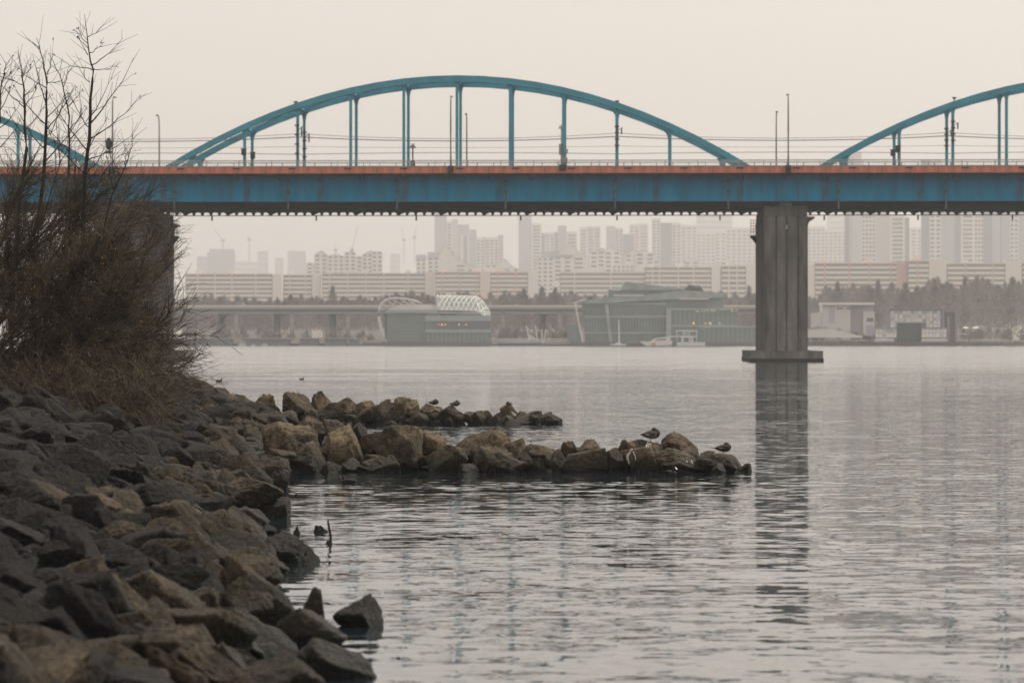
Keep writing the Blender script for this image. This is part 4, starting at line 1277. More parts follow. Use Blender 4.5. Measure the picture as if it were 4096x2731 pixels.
def slab_block(x0, x1, yt, d, pitch, lab, bays, pill='cream', top='cream', gl=None, gr=None, floors=9, wall='cream', y1band=None, skew=0):
    """long apartment slab: recessed glazing, balcony parapets floor by floor, pillars between the bays, gable ends"""
    X0, X1 = PX(x0, d), PX(x1, d)
    o = empty('apartment_slab', ((X0 + X1) / 2, d, GZ), 0, lab, 'apartment block', 'low slab apartments on the far shore')
    zt = PZ(yt, d); fh = pitch * d / F
    bbox('wall', 'glass_far', o, X0, X1, d + 1.3, d + 12, GZ - .4, zt - .3)
    bbox('roof_parapet', top, o, X0 - .2, X1 + .2, d - .1, d + 12.2, zt - .95, zt + .05)
    xs_ = [PX(b, d) for b in bays]
    for b in xs_:
        bbox('pillar', pill, o, b - .55, b + .55, d - .25, d + 1.6, GZ, zt + .25)
    spans = list(zip([X0] + xs_, xs_ + [X1]))
    for f in range(1, floors + 1):
        z = zt - .95 - f * fh
        if z < GZ: break
        for a, c in spans:
            if c - a < 1.2: continue
            bbox('balcony', wall, o, a + .56, c - .56, d, d + 1.35, z, z + fh * .52)
    for g, sd_ in ((gl, -1), (gr, 1)):
        if g:
            gx0, gx1, gyt, key = g
            gb = bbox('gable_wall', key, o, PX(gx0, d), PX(gx1, d), d - 1.2, d + 12.4, GZ - .4, PZ(gyt, d))
    # stair heads on the roof
    for k, b in enumerate(xs_):
        if k % 2 == 0: bbox('stair_head', 'pink_l' if pill == 'pink' else 'cream', o, b - 2.2, b + 2.6, d + 4, d + 8, zt + .05, zt + 2.6)
    return o
DS = 3300.0
slab_block(742, 1090, 1094, DS, 17.6, 'long pinkish slab apartment block beside the willow twigs', [790, 860, 927, 1023], 'pink_l', 'pink_l', None, (1090, 1128, 1098, 'cream'))
slab_block(1132, 1248, 1097, DS + 15, 17.6, 'short slab apartment block between two pale gable walls', [1158, 1222], 'grey_l', 'cream', None, (1248, 1286, 1093, 'white_w'))
slab_block(1288, 1700, 1092, DS + 5, 17.6, 'longest cream slab apartment block behind the curved glass pavilion', [1318, 1390, 1463, 1535, 1632], 'grey_l', 'green_g', None, (1700, 1737, 1087, 'cream'))
slab_block(1740, 1920, 1086, DS - 5, 17.6, 'slab apartment block with pink pillars behind the lattice roof', [1770, 1836, 1905], 'pink', 'pink_l', None, (1920, 1957, 1086, 'pink_l'))
slab_block(1960, 2112, 1088, DS, 17.6, 'slab apartment block with pink pillars and a white end wall', [1992, 2062], 'pink', 'pink', None, (2112, 2152, 1085, 'white_w'))
slab_block(2240, 2584, 1089, DS + 10, 18.2, 'cream slab apartment block with pale green cornice behind the big glass hall', [2298, 2444], 'cream', 'green_g')
slab_block(2580, 2846, 1066, DS + 4, 18.6, 'taller cream slab apartment block behind the glass hall roof', [2610, 2638, 2713, 2774], 'cream', 'cream', None, (2846, 2880, 1062, 'white_w'))
slab_block(2884, 2984, 1062, DS - 60, 20.3, 'small slab apartment block just before the concrete bridge pier', [2916, 2948], 'cream', 'cream', None, (2984, 3040, 1056, 'white_w'))
slab_block(3258, 3590, 1050, DS - 400, 20.0, 'long slab apartment block with pink pillars beyond the bridge pier', [3299, 3398, 3478, 3563], 'pink', 'pink_l', (3226, 3258, 1056, 'cream'), (3586, 3632, 1046, 'pink'))
slab_block(3632, 3718, 1042, DS - 410, 20.0, 'narrow pink slab apartment block next to a blank cream gable', [3670], 'pink', 'pink', None, (3716, 3786, 1040, 'cream'))
slab_block(3788, 4022, 1052, DS - 410, 20.0, 'slab apartment block with green trim near the photo edge', [3862, 3972], 'green_g', 'green_g', None, (4022, 4086, 1044, 'cream'))
slab_block(4088, 4220, 1050, DS - 410, 20.0, 'slab apartment block cut by the photo edge', [4150], 'green_g', 'green_g')

def gabled(rows, d, lab, extra=()):
    """group of steep-roofed apartment bays; each row: x0,x1,y_eave,y_peak,peak position 0..1,roof key,cols,rows,row pitch"""
    xa, xb = min(r[0] for r in rows), max(r[1] for r in rows)
    o = empty('gabled_apartment', (PX((xa + xb) / 2, d), d, GZ), 0, lab, 'apartment block', 'steep-roofed apartments behind the slabs')
    l = o.location
    for k, (x0, x1, ye, yp, pk, roof, cols, nr, pt) in enumerate(rows):
        X0, X1 = PX(x0, d) - l.x, PX(x1, d) - l.x
        ze, zp = PZ(ye, d) - l.z, PZ(yp, d) - l.z
        dy = (k % 2) * 2.0 + k * .05
        xm = X0 + (X1 - X0) * pk
        w = MB().extrude_y([(X0, -.4), (X1, -.4), (X1, ze), (xm, zp), (X0, ze)] if roof != 'side' else [(X0, -.4), (X1, -.4), (X1, ze), (X0, ze)], dy, dy + 14).build('wall', M['white_w'], o)
        rm = MB()
        if roof == 'side':      # ridge across the view: sloping roof faces the river
            rm.add([(X0 - .4, dy - .6, ze - .1), (X1 + .4, dy - .6, ze - .1), (X1 + .1, dy + 7, zp), (X0 + .1, dy + 7, zp), (X1 + .4, dy + 14.5, ze - .1), (X0 - .4, dy + 14.5, ze - .1)],
                   [(0, 1, 2, 3), (3, 2, 4, 5), (1, 4, 2), (0, 3, 5), (0, 5, 4, 1)])
        else:
            for a, c in (((X0 - .4, ze - .35), (xm, zp + .02)), ((xm, zp + .02), (X1 + .4, ze - .35))):
                rm.extrude_y([a, c, (c[0], c[1] + .45), (a[0], a[1] + .45)], dy - .7, dy + 14.6)
        rm.build('roof', M['roof' if roof in ('dark', 'side') else 'grey_l'], o)
        for c in range(cols):
            for r_ in range(nr):
                cx_ = X0 + (X1 - X0) * (c + .5) / cols
                z = ze - 1.6 - r_ * pt * d / F
                if z < 0: continue
                put_box('window', ub(RW_.choice(('glass_d', 'glass_d', 'glass_m')), 'window'), o, cx_ - (X1 - X0) / cols * .27, cx_ + (X1 - X0) / cols * .27, dy - .12, dy + .3, z, z + pt * d / F * .45)
    return o
DM = 4300.0
gabled([(1224,1254,1056,1050,.5,'lite',1,3,15), (1256,1310,1022,1003,.55,'dark',2,6,16), (1310,1376,1026,1016,.5,'lite',3,5,16), (1376,1424,1012,1007,.5,'lite',2,5,15), (1424,1450,1030,1024,.5,'lite',1,4,16), (1448,1490,1020,1002,.95,'dark',2,5,16), (1486,1530,1010,1006,.5,'lite',2,5,17)], DM, 'white stepped apartment group with dark slanted roofs above the longest cream slab')
gabled([(1664,1704,1038,1018,.5,'side',2,4,16), (1710,1757,1034,1008,.5,'side',2,5,16), (1753,1818,1030,980,.42,'lite',0,0,16), (1776,1816,1035,1006,.5,'side',1,3,16), (1815,1872,1062,1028,.2,'lite',1,2,16), (1832,1904,1080,1050,.45,'dark',1,1,16)], DM + 40, 'white apartment group with steep gables stepping down before grey towers')
gabled([(2148,2214,1036,1028,.5,'lite',3,9,17), (2165,2220,1030,1006,.5,'side',2,3,17), (2212,2290,1030,1000,.5,'side',2,6,17), (2236,2312,1010,976,.5,'lite',0,0,17), (2284,2344,1034,1004,.5,'lite',1,3,17)], DM - 20, 'white apartment with grey roofs and a hipped top left of the glass hall')
gabled([(2357,2394,1012,1004,.5,'lite',1,4,17), (2388,2420,1010,992,.7,'side',1,4,16), (2416,2484,1012,988,.35,'dark',2,5,17)], DM + 60, 'white narrow apartment with one slanted dark roof above the cream slab')
gabled([(2450,2536,1066,1060,.5,'lite',5,2,14), (2498,2560,1022,1000,.6,'lite',2,2,16), (2540,2620,1018,1002,.4,'lite',2,3,16), (2530,2640,1048,1040,.5,'lite',3,2,16)], DM + 20, 'white rounded apartment group in front of the twin-window tower')
gabled([(1938,1990,1062,1060,.5,'lite',2,1,14), (1985,2045,1060,1036,.6,'lite',0,0,14), (2015,2080,1078,1066,.5,'dark',2,1,12)], DM + 80, 'low pale roofs between the two grey tower clusters')
gabled([(2880,2935,1052,1040,.5,'lite',2,2,14), (2640,2720,1068,1062,.5,'lite',3,1,14), (2730,2800,1050,1040,.5,'lite',2,2,14)], DM + 120, 'low pale penthouses behind the taller cream slab')

def tower(strips, d, lab, depth=16, grp='apartment towers in the haze'):
    """strips: x0, x1, ytop, wall key, window cols, row pitch px, (window key)"""
    xa, xb = min(s[0] for s in strips), max(s[1] for s in strips)
    o = empty('apartment_tower', (PX((xa + xb) / 2, d), d, GZ), 0, lab, 'tower', grp)
    for k, s in enumerate(strips):
        x0, x1, yt, key, cols, pt = s[:6]
        wk = s[6] if len(s) > 6 else 'glass_d'
        X0, X1 = PX(x0, d), PX(x1, d)
        off = (k % 3) * .9
        zt = PZ(yt, d)
        bbox('wall', key, o, X0, X1 - .02, d + off, d + depth + off * .3, GZ - .4, zt)
        bbox('parapet', 'grey_l', o, X0 - .2, X1 + .18, d + off - .25, d + depth + off * .3 + .2, zt + .003, zt + .8)
        if cols:
            ph = pt * d / F
            z = zt - 1.2 - ph
            while z > PZ(1100, d):
                if z < PZ(838, d):
                    for c in range(cols):
                        wv = (X1 - X0) / cols
                        cx_ = X0 + wv * (c + .5)
                        bbox('window', RW_.choice((wk, wk, wk, 'glass_m', 'glass_far')), o, cx_ - wv * .34, cx_ + wv * .34, d + off - .1, d + off + .3, z, z + ph * .58)
                z -= ph
    return o
DT = 6300.0
tower([(1738,1787,832,'grey_w',0,0), (1787,1808,889,'white_w',1,13), (1808,1832,880,'grey_l',0,0), (1832,1876,900,'grey_w',0,0)], DT + 150, 'tall grey tower, tallest of the cluster above the white gables')
tower([(1843,1854,942,'white_w',0,0), (1854,1868,945,'grey_d',0,0), (1868,1878,942,'white_w',0,0), (1878,1906,920,'grey_w',0,0), (1906,1938,954,'white_w',2,12.5), (1930,1942,950,'grey_d',0,0), (1942,1994,952,'white_w',3,12.5), (1992,2013,941,'grey_w',0,0)], DT - 100, 'tower with dark stripes and white window columns beside the tall grey tower')
tower([(2074,2126,866,'grey_w',0,0), (2126,2166,896,'white_w',1,13), (2166,2180,934,'grey_d',0,0), (2180,2218,932,'white_w',2,12.5), (2216,2232,930,'grey_d',0,0), (2232,2266,904,'grey_w',0,0), (2266,2310,930,'cream',1,14)], DT, 'grey and white tower cluster above the hipped white apartment')
tower([(2318,2350,912,'cream',1,13), (2350,2402,908,'grey_l',2,13)], DT + 500, 'pale plain tower between the grey cluster and the dark glass tower')
tower([(2426,2460,906,'grey_w',0,0), (2460,2492,914,'grey_l',2,12.5), (2492,2537,938,'grey_d',0,0)], DT + 100, 'dark glass tower with a lighter window column, middle of skyline')
tower([(2518,2556,900,'cream',2,13), (2556,2594,896,'cream',1,13)], DT + 700, 'pale cream tower behind the dark glass tower')
tower([(2608,2642,876,'white_w',2,12.8), (2642,2688,893,'grey_d',0,0), (2688,2724,894,'white_w',2,12.8)], DT - 250, 'tower with a dark glass middle between two white window columns')
tower([(2724,2788,902,'cream',3,13)], DT + 800, 'pale window-dotted tower right behind the twin-column tower', 14)
tower([(2786,2862,930,'cream',4,14), (2858,2906,926,'cream',2,14)], DT + 900, 'broad pale tower far back next to the bridge pier')
tower([(2904,3030,912,'cream',6,15)], DT + 850, 'wide pale block whose far side goes behind the bridge pier')
tower([(3230,3300,908,'cream',4,14), (3298,3384,921,'cream',5,14)], DT + 700, 'pale wide tower just past the bridge pier')
tower([(3382,3396,780,'grey_d',0,0), (3396,3410,614,'grey_w',0,0), (3410,3447,614,'grey_l',0,0), (3447,3502,700,'white_w',4,17), (3502,3530,760,'grey_l',0,0), (3530,3560,760,'grey_l',0,0), (3560,3620,862,'white_w',1,17), (3620,3638,872,'grey_d',0,0)], DT - 1400, 'tall many-striped tower past the pier, top showing above the bridge deck')
tower([(3642,3692,912,'cream',2,14)], DT + 600, 'narrow pale tower in the gap between two tall striped towers')
tower([(3690,3718,640,'grey_d',0,0), (3718,3766,640,'white_w',2,17.5), (3766,3822,720,'grey_w',0,0), (3822,3843,720,'grey_d',0,0), (3843,3899,780,'white_w',1,17.5), (3899,3935,780,'white_w',3,17.5), (3935,3968,780,'grey_d',0,0), (3968,4000,780,'grey_w',0,0)], DT - 1450, 'widest tall striped tower above the stage roof')
tower([(4004,4040,780,'grey_w',0,0), (4040,4074,780,'white_w',2,17.5), (4074,4130,780,'grey_w',0,0)], DT - 1440, 'tall striped tower at the photo edge')
# very pale distant blocks
def far_block(x0, x1, yt, d, lab, key='grey_w', tops=()):
    o = empty('distant_block', (PX((x0 + x1) / 2, d), d, GZ), 0, lab, 'building', 'faint distant blocks')
    bbox('wall', key, o, PX(x0, d), PX(x1, d), d, d + 30, GZ - .4, PZ(yt, d))
    for (a, b, y) in tops: bbox('roof_block', key, o, PX(a, d), PX(b, d), d + 4, d + 20, PZ(yt, d) + .01, PZ(y, d))
    n = int((1090 - yt) / 22)
    for k in range(n):
        z = PZ(yt + 14 + k * 22, d)
        bbox('window_band', 'glass_far', o, PX(x0, d) + 2, PX(x1, d) - 2, d - .2, d + .4, z, z + 22 * d / F * .35)
far_block(828, 938, 1010, 9000, 'faint distant block with a stepped top beside the willow', 'grey_d', ((836, 936, 996),))
far_block(788, 830, 1026, 9000, 'faint distant round-fronted block touching the willow twigs')
far_block(1030, 1072, 1004, 10500, 'faint slim distant block, first of three above the pink slab')
far_block(1100, 1134, 1030, 10500, 'faint low distant block, middle of three above the pink slab')
far_block(1150, 1222, 1004, 10300, 'faint broad distant block left of the white stepped apartments', 'grey_d')
far_block(1560, 1600, 1015, 11200, 'very faint distant block beside the tower crane')
far_block(2786, 2930, 856, 10000, 'very faint huge distant tower behind the bridge pier', 'grey_l')
far_block(3310, 3380, 858, 10000, 'very faint huge distant tower just past the bridge pier', 'grey_l')
far_block(940, 1030, 1046, 10800, 'very faint low distant block above the pink slab roof', 'grey_l')

def tower_crane(x, yb, yt, jx, jy, d, lab):
    o = empty('tower_crane', P(x, yb, d), 0, lab, 'crane', 'tower cranes in the haze')
    l = o.location
    s = .0008 * d * .2
    a, b, c = P(x, yb, d) - l, P(x, yt, d) - l, P(jx, jy, d) - l
    m1 = MB()
    for dx, dy in ((-s, -s), (s, -s), (s, s), (-s, s)): m1.bar(a + Vector((dx, dy, -10)), b + Vector((dx, dy, 0)), s * .5, s * .5)
    n = 10
    for i in range(n):
        p, q = a.lerp(b, i / n), a.lerp(b, (i + 1) / n)
        sg = s if i % 2 else -s
        m1.bar(p + Vector((-sg, -s, 0)), q + Vector((sg, -s, 0)), s * .4, s * .4)
    m1.build('mast', M['grey_d'], o)
    m2 = MB()
    for dy, dz in ((-s, -s * .6), (s, -s * .6), (0, s)): m2.bar(b + Vector((0, dy, dz)), c + Vector((0, dy, dz * .3)), s * .5, s * .5)
    m2.build('jib', M['grey_d'], o)
    MB().box(b.x - s * 3, b.x + s * 3, b.y - s * 2, b.y + s * 2, b.z - s * 2, b.z + s * 2).build('cab', M['grey_d'], o)
tower_crane(892, 1000, 962, 856, 918, 8000, 'faint crane with its jib raised back over the stepped distant block')
tower_crane(997, 1045, 960, 993, 940, 8500, 'faint upright crane mast above the pink slab')
tower_crane(1408, 1010, 1000, 1432, 900, 6000, 'clearest crane with a steep jib above the white stepped apartments')
tower_crane(1342, 1020, 1000, 1340, 962, 8500, 'faint short crane left of the steep-jib crane')
tower_crane(1616, 1040, 960, 1608, 912, 8500, 'faint crane leaning slightly toward the willow, one of a pair')
tower_crane(1658, 1040, 950, 1666, 902, 8600, 'faint crane leaning toward the towers, other of the pair')

# ------------------------------------------------------------------ viaduct along the shore
DV = 1705.0
via = empty('viaduct', (PX(1500, DV), DV, GZ), 0, 'long elevated road on twin columns along the far shore', 'viaduct')
l = via.location
vx0, vx1 = PX(700, DV), PX(3100, DV)
z1, z2, z3 = PZ(1226, DV), PZ(1236, DV), PZ(1252, DV)
bbox('deck', 'concrete_l', via, vx0, vx1, DV - 1.2, DV + 21, z2, z1)
bbox('girder', 'grey_d', via, vx0, vx1, DV + .4, DV + 19.6, z3 + .3, z2 - .003)
bbox('pipe_rail', 'concrete_l', via, vx0, vx1, DV - .9, DV - .4, PZ(1254, DV), PZ(1250, DV))
bbox('noise_barrier', 'grey_l', via, vx0, vx1, DV - .5, DV - .35, z1 + .003, PZ(1221, DV))
for x in (945, 1168, 1392, 1616, 1840, 2010, 2240, 2460, 2690, 2920):
    bn = empty('bent', (PX(x, DV) - l.x, 0, 0), parent=via)
    zz_ = PZ(1257, DV) - l.z
    MB().extrude_z([(1.05*math.cos(t*math.pi/5), 1.05*math.sin(t*math.pi/5)) for t in range(10)], -3.5, zz_ - .2).build('column', M['concrete_l'], bn)
    MB().extrude_z([(-7.5 + 1.6*math.cos(t*math.pi/5), 16 + 1.6*math.sin(t*math.pi/5)) for t in range(10)], -3.5, zz_ - .2).build('column', M['grey_d'], bn)
    MB().add([(-1.4,-1.2,zz_-.2),(1.4,-1.2,zz_-.2),(-6,17.5,zz_-.2),(-9.5,17.5,zz_-.2),(-1.4,-1.2,zz_+.9),(1.4,-1.2,zz_+.9),(-6,17.5,zz_+.9),(-9.5,17.5,zz_+.9)],
             [(0,3,2,1),(4,5,6,7),(0,1,5,4),(1,2,6,5),(2,3,7,6),(3,0,4,7)]).build('cross_head', M['grey_d'], bn)
def vehicle(x0, x1, yb, yt, d, key, lab, name='lorry', cat='lorry', grp='vehicles on the far shore'):
    o = empty(name, P((x0 + x1) / 2, yb, d), 0, lab, cat, grp)
    w = (x1 - x0) * d / F; h = (yb - yt) * d / F
    if cat == 'lorry':
        MB().box(-w/2, w*.25, -1.2, 1.2, h*.25, h).build('cargo_box', M[key], o)
        MB().extrude_y([(w*.27, h*.2), (w/2, h*.2), (w/2, h*.5), (w*.42, h*.85), (w*.27, h*.85)], -1.1, 1.1).build('cab', M['grey_w'], o)
    else:
        MB().extrude_y([(-w/2, h*.25), (w/2, h*.25), (w/2, h*.55), (w*.3, h*.62), (w*.18, h), (-w*.25, h), (-w*.4, h*.62), (-w/2, h*.58)], -.85, .85).build('body', M[key], o)
        MB().extrude_y([(-w*.34, h*.64), (w*.24, h*.64), (w*.15, h*.93), (-w*.22, h*.93)], -.87, -.86).build('window', M['glass_d'], o)
    for q in (-.3, .3):
        MB().extrude_y([(w*q + h*.2*math.cos(t*math.pi/5), h*.2 + h*.2*math.sin(t*math.pi/5)) for t in range(10)], -1.1 if cat == 'lorry' else -.9, -.7).build('wheel', M['black'], o)
vehicle(940, 978, 1226, 1207, DV + 4, 'grey_d', 'dark lorry driving on the shore viaduct')
vehicle(2058, 2080, 1226, 1217, DV + 4, 'boat', 'white car on the viaduct beside the lattice-roofed pavilion', 'car', 'car')

# low quay under the viaduct
qy = empty('quay', (PX(980, SHORE + 2), SHORE + 2, 0), 0, 'low dark concrete quay with openings at the water below the viaduct', 'quay')
bbox('deck', 'concrete_l', qy, PX(700, SHORE+2), PX(1420, SHORE+2), SHORE - 2, SHORE + 8, PZ(1356, SHORE), PZ(1351, SHORE))
for xq0, xq1 in ((700, 748), (758, 930), (985, 1078), (1082, 1160), (1200, 1275), (1300, 1385), (1395, 1440)):
    bbox('quay_wall', 'grey_d', qy, PX(xq0, SHORE+2), PX(xq1, SHORE+2), SHORE - 1, SHORE + 7, -.5, PZ(1356.2, SHORE))
def small_boat(x0, x1, yb, yt, key, lab, d=SHORE - 8, cabin=True):
    o = empty('small_boat', (PX((x0 + x1) / 2, d), d, -.1), 0, lab, 'boat', 'boats moored along the far shore')
    w = (x1 - x0) * d / F; h = max(.9, (yb - yt) * d / F)
    hull = MB()
    st = [(-.5, .32), (-.2, .4), (.2, .36), (.42, .18), (.5, .02)]
    for (t, b) in st:
        hull.v += [(w*t, -b*w*.35, h*.5), (w*t, b*w*.35, h*.5), (w*t*.92, b*w*.2, 0), (w*t*.92, -b*w*.2, 0)]
    for i in range(len(st) - 1):
        for q in range(4): hull.f.append((i*4+q, (i+1)*4+q, (i+1)*4+(q+1) % 4, i*4+(q+1) % 4)); hull.m.append(0)
    hull.f += [(0, 1, 2, 3), tuple((len(st)-1)*4 + q for q in (3, 2, 1, 0))]; hull.m += [0, 0]
    hull.build('hull', M[key], o)
    if cabin:
        MB().extrude_y([(-w*.25, h*.5), (w*.15, h*.5), (w*.08, h), (-w*.2, h)], -w*.09, w*.09).build('cabin', M['boat'], o)
        MB().extrude_y([(-w*.2, h*.62), (w*.1, h*.62), (w*.06, h*.9), (-w*.17, h*.9)], -w*.09 - .03, -w*.09 - .005).build('window', M['glass_d'], o)
    return o
small_boat(952, 984, 1382, 1364, 'boat', 'small white boat moored under the first light viaduct column')
small_boat(1004, 1024, 1382, 1372, 'boat', 'tiny white boat between the first two viaduct columns')
small_boat(1044, 1072, 1382, 1370, 'boat', 'small white boat beside the second viaduct column')
for k, (x, y, key, lab) in enumerate(((838, 1344, 'boat', 'white car parked under the viaduct nearest the willow'), (915, 1345, 'grey_l', 'grey car parked left of the first light column'), (985, 1344, 'boat', 'white car parked right of the first light column'), (1108, 1330, 'boat', 'white van shape parked by the second column'), (1140, 1330, 'pink', 'reddish car parked by the second column'), (1232, 1346, 'grey_d', 'dark car parked between second and third columns'), (1248, 1312, 'pink', 'reddish car parked high between second and third columns'), (1470, 1343, 'grey_l', 'grey car parked beside the curved pavilion'))):
    vehicle(x - 14, x + 14, y + 8, y - 3, SHORE + 30, key, lab, 'car', 'car')

# ------------------------------------------------------------------ floating pavilions
DI = SHORE - 14.0
def pv(o, x, y, dy=0): return (PX(x, DI) - o.location.x, dy, PZ(y, DI) - o.location.z)
isl = empty('floating_pavilion', (PX(1740, DI), DI, 0), 0, 'curved glass pavilion with white rib and lattice roof floating by the shore', 'pavilion')
I = lambda name, key, x0, x1, y0, y1, a, b: bbox(name, key, isl, PX(x0, DI), PX(x1, DI), DI + a, DI + b, PZ(y1, DI), PZ(y0, DI))
I('pontoon', 'pontoon', 1450, 1968, 1369, 1386, -3, 22)
I('glass_wall', 'teal_glass', 1548, 1702, 1252, 1368.8, 2, 20)
for k in range(11): I('louvre', 'teal_lite', 1546, 1703, 1258 + k * 10, 1260.5 + k * 10, 1.6, 1.98)
I('cornice', 'teal_lite', 1540, 1746, 1240, 1251.8, .5, 20)
for k in range(4): I('roof_step', 'roof_white', 1552 + k * 14, 1745, 1233 - k * 5.2, 1239.8 - k * 5.2, 1 + k * 1.5, 19 - k)
I('glass_wall', 'teal_glass', 1703, 1963, 1262, 1368.8, 0, 20)
I('window_band', 'glass_d', 1732, 1962, 1285, 1317, -.35, -.02)
I('cornice', 'teal_lite', 1700, 1966, 1262, 1284, -.5, -.36)
I('sill_band', 'teal_lite', 1700, 1966, 1317.5, 1330, -.5, -.36)
for k in range(14): I('mullion', 'teal_lite', 1712 + k * 18, 1714 + k * 18, 1331, 1368, -.4, -.03)
for x, s in ((1755, .5), (1768, .9), (1782, .7), (1836, .8), (1864, .7)):
    MB().extrude_y([(.45*s*math.cos(t*math.pi/4), .45*s*math.sin(t*math.pi/4)) for t in range(8)], -.1, .1).build('wall_lamp', M['lamp_warm'], isl, Vector(pv(isl, x, 1298)) + Vector((0, -.55, 0)))
rib = [(1540,1372),(1530,1335),(1520,1300),(1515,1270),(1517,1240),(1525,1216),(1540,1202),(1560,1195),(1590,1193),(1625,1196),(1660,1203),(1686,1212)]
MB().tube([pv(isl, x, y, 1) for x, y in rib], [.9,.85,.8,.75,.7,.65,.6,.55,.5,.4,.3,.15], 6).build('curved_rib', M['white_steel'], isl, smooth=True)
MB().tube([pv(isl, x, y, 9) for x, y in rib[2:]], [.5] * 9 + [.2], 6).build('curved_rib', M['white_steel'], isl, smooth=True)
lat = MB()
for i in range(2, 10):
    x, y = rib[i]; x2, y2 = rib[min(i + 1, 11)]
    lat.bar(pv(isl, x, y, 1), pv(isl, x2 + 14, y2 + 22, 5), .25, .25); lat.bar(pv(isl, x2, y2, 1), pv(isl, x + 16, y + 20, 5), .25, .25)
lat.build('rib_lattice', M['white_steel'], isl)
# lattice vault
def vault(t, s):   # t along, s across the vault 0..1
    x = 1748 + 212 * t
    top = 1181 + 6 * t * t
    drop = 0 if t < .72 else ((t - .72) / .28) ** 2 * 62
    y = top + drop + (1 - math.sin(math.pi * min(1, .15 + s * .85))) * 58 * (.3 + .7 * s)
    return pv(isl, x, y, 18 - 17 * s)
la = MB()
for k in range(-5, 12):
    for sg in (1, -1):
        pts = []
        for i in range(9):
            s = i / 8; t = k / 11 + sg * s * .35 + (0 if sg > 0 else .35)
            if 0 <= t <= 1: pts.append(vault(t, s))
        if len(pts) > 1: la.tube(pts, .28, 4)
for s in (0, .33, .66, 1): la.tube([vault(i / 16, s) for i in range(17)], .26, 4)
la.tube([vault(0, i / 8) for i in range(9)], .5, 5)
la.tube([pv(isl, 1748, 1184, 1), pv(isl, 1748, 1238, 1)], .5, 5)
la.build('lattice_roof', M['white_steel'], isl)
vg = MB()
for i in range(12):
    for j in range(6):
        a_, b_, c_, d_ = vault(i/12, j/6), vault((i+1)/12, j/6), vault((i+1)/12, (j+1)/6), vault(i/12, (j+1)/6)
        vg.add([Vector(q) - Vector((0, 0, .35)) for q in (a_, b_, c_, d_)], [(0, 1, 2, 3)])
vg.build('roof_glass', M['teal_lite'], isl)
I('roof_terrace', 'roof_white', 1735, 1880, 1249, 1253, 0, 14)
I('roof_kiosk', 'teal_glass', 1816, 1852, 1231, 1249, 4, 9)
MB().box(*[v for p in ((pv(isl, 1880, 1228)[0], pv(isl, 1925, 1254)[0]),) for v in p], 1, 2, pv(isl, 0, 1254)[2], pv(isl, 0, 1247)[2]).build('ramp', M['roof_white'], isl)

# big glass hall
hall = empty('glass_hall', (PX(2600, DI), DI, 0), 0, 'large green glass hall with slanted white columns floating by the shore', 'pavilion')
def poly(o, name, key, pts, a, b): return MB().extrude_y([(PX(x, DI) - o.location.x, PZ(y, DI) - o.location.z) for x, y in pts], a, b).build(name, M[key], o)
HL = lambda name, key, x0, x1, y0, y1, a, b: bbox(name, key, hall, PX(x0, DI), PX(x1, DI), DI + a, DI + b, PZ(y1, DI), PZ(y0, DI))
HL('pontoon', 'pontoon', 2290, 3040, 1369, 1386, -3, 26)
poly(hall, 'glass_wall', 'teal_glass', [(2345,1368.8),(2330,1212),(2420,1200),(2670,1186),(2895,1172),(2895,1368.8)], 3, 24)
poly(hall, 'roof_edge', 'teal_lite', [(2326,1214),(2326,1203),(2420,1192),(2600,1178),(2735,1160),(2898,1172),(2898,1190),(2700,1196),(2420,1212)], 1.5, 24)
poly(hall, 'upper_roof', 'teal_glass', [(2432,1192),(2436,1158),(2480,1160),(2500,1128),(2560,1134),(2640,1142),(2740,1158),(2735,1162),(2600,1178)], 6, 22)
poly(hall, 'roof_fin', 'teal_lite', [(2480,1160),(2500,1126),(2520,1127),(2740,1156),(2700,1160)], 4.5, 5.9)
for k in range(12): poly(hall, 'roof_rib', 'teal_lite', [(2500+k*19,1160-k*.2),(2514+k*19,1130+k*2.2),(2517+k*19,1130+k*2.2),(2503+k*19,1160-k*.2)], 4.1, 4.45)
poly(hall, 'roof_dome', 'brown_tower', [(2735,1160),(2760,1142),(2800,1140),(2822,1166)], 8, 18)
poly(hall, 'canopy', 'grey_d', [(2755,1136),(2800,1144),(2796,1150),(2765,1142)], 5, 18)
HL('white_parapet', 'white_steel', 2453, 2575, 1178, 1184, 1, 1.4)
HL('terrace_soffit', 'pink_l', 2718, 2836, 1193, 1198, 1.0, 1.4)
for y0, y1 in ((1212, 1218), (1262, 1270), (1328, 1334)): HL('floor_band', 'teal_lite', 2338, 2668, y0, y1, 2.4, 2.98)
for k in range(34): HL('mullion', 'teal_lite', 2350 + k * 9.3, 2351.6 + k * 9.3, 1219, 1261, 2.6, 2.97)
for k in range(26): HL('mullion', 'teal_lite', 2352 + k * 12, 2353.8 + k * 12, 1271, 1327, 2.6, 2.97)
poly(hall, 'slanted_column', 'white_steel', [(2296,1208),(2304,1208),(2318,1290),(2336,1372),(2328,1372),(2311,1290)], -.8, .6)
poly(hall, 'slanted_column', 'teal_lite', [(2418,1214),(2433,1214),(2452,1372),(2438,1372)], 1, 2.3)
poly(hall, 'entrance_roof', 'white_steel', [(2285,1212),(2330,1196),(2345,1192),(2345,1200),(2300,1214)], 0, 10)
poly(hall, 'glass_prow', 'teal_glass', [(2264,1296),(2310,1302),(2330,1368),(2276,1368)], 1, 8)
HL('glass_wall', 'teal_glass', 2668, 2946, 1240, 1368.8, -1.5, 2.9)
HL('corner_column', 'teal_lite', 2664, 2684, 1236, 1368.8, -2.2, -1.52)
HL('cornice', 'teal_lite', 2664, 2950, 1233, 1240, -2.2, 2.9)
for k in range(13): HL('mullion', 'teal_lite', 2700 + k * 19, 2702 + k * 19, 1241, 1300, -1.9, -1.52)
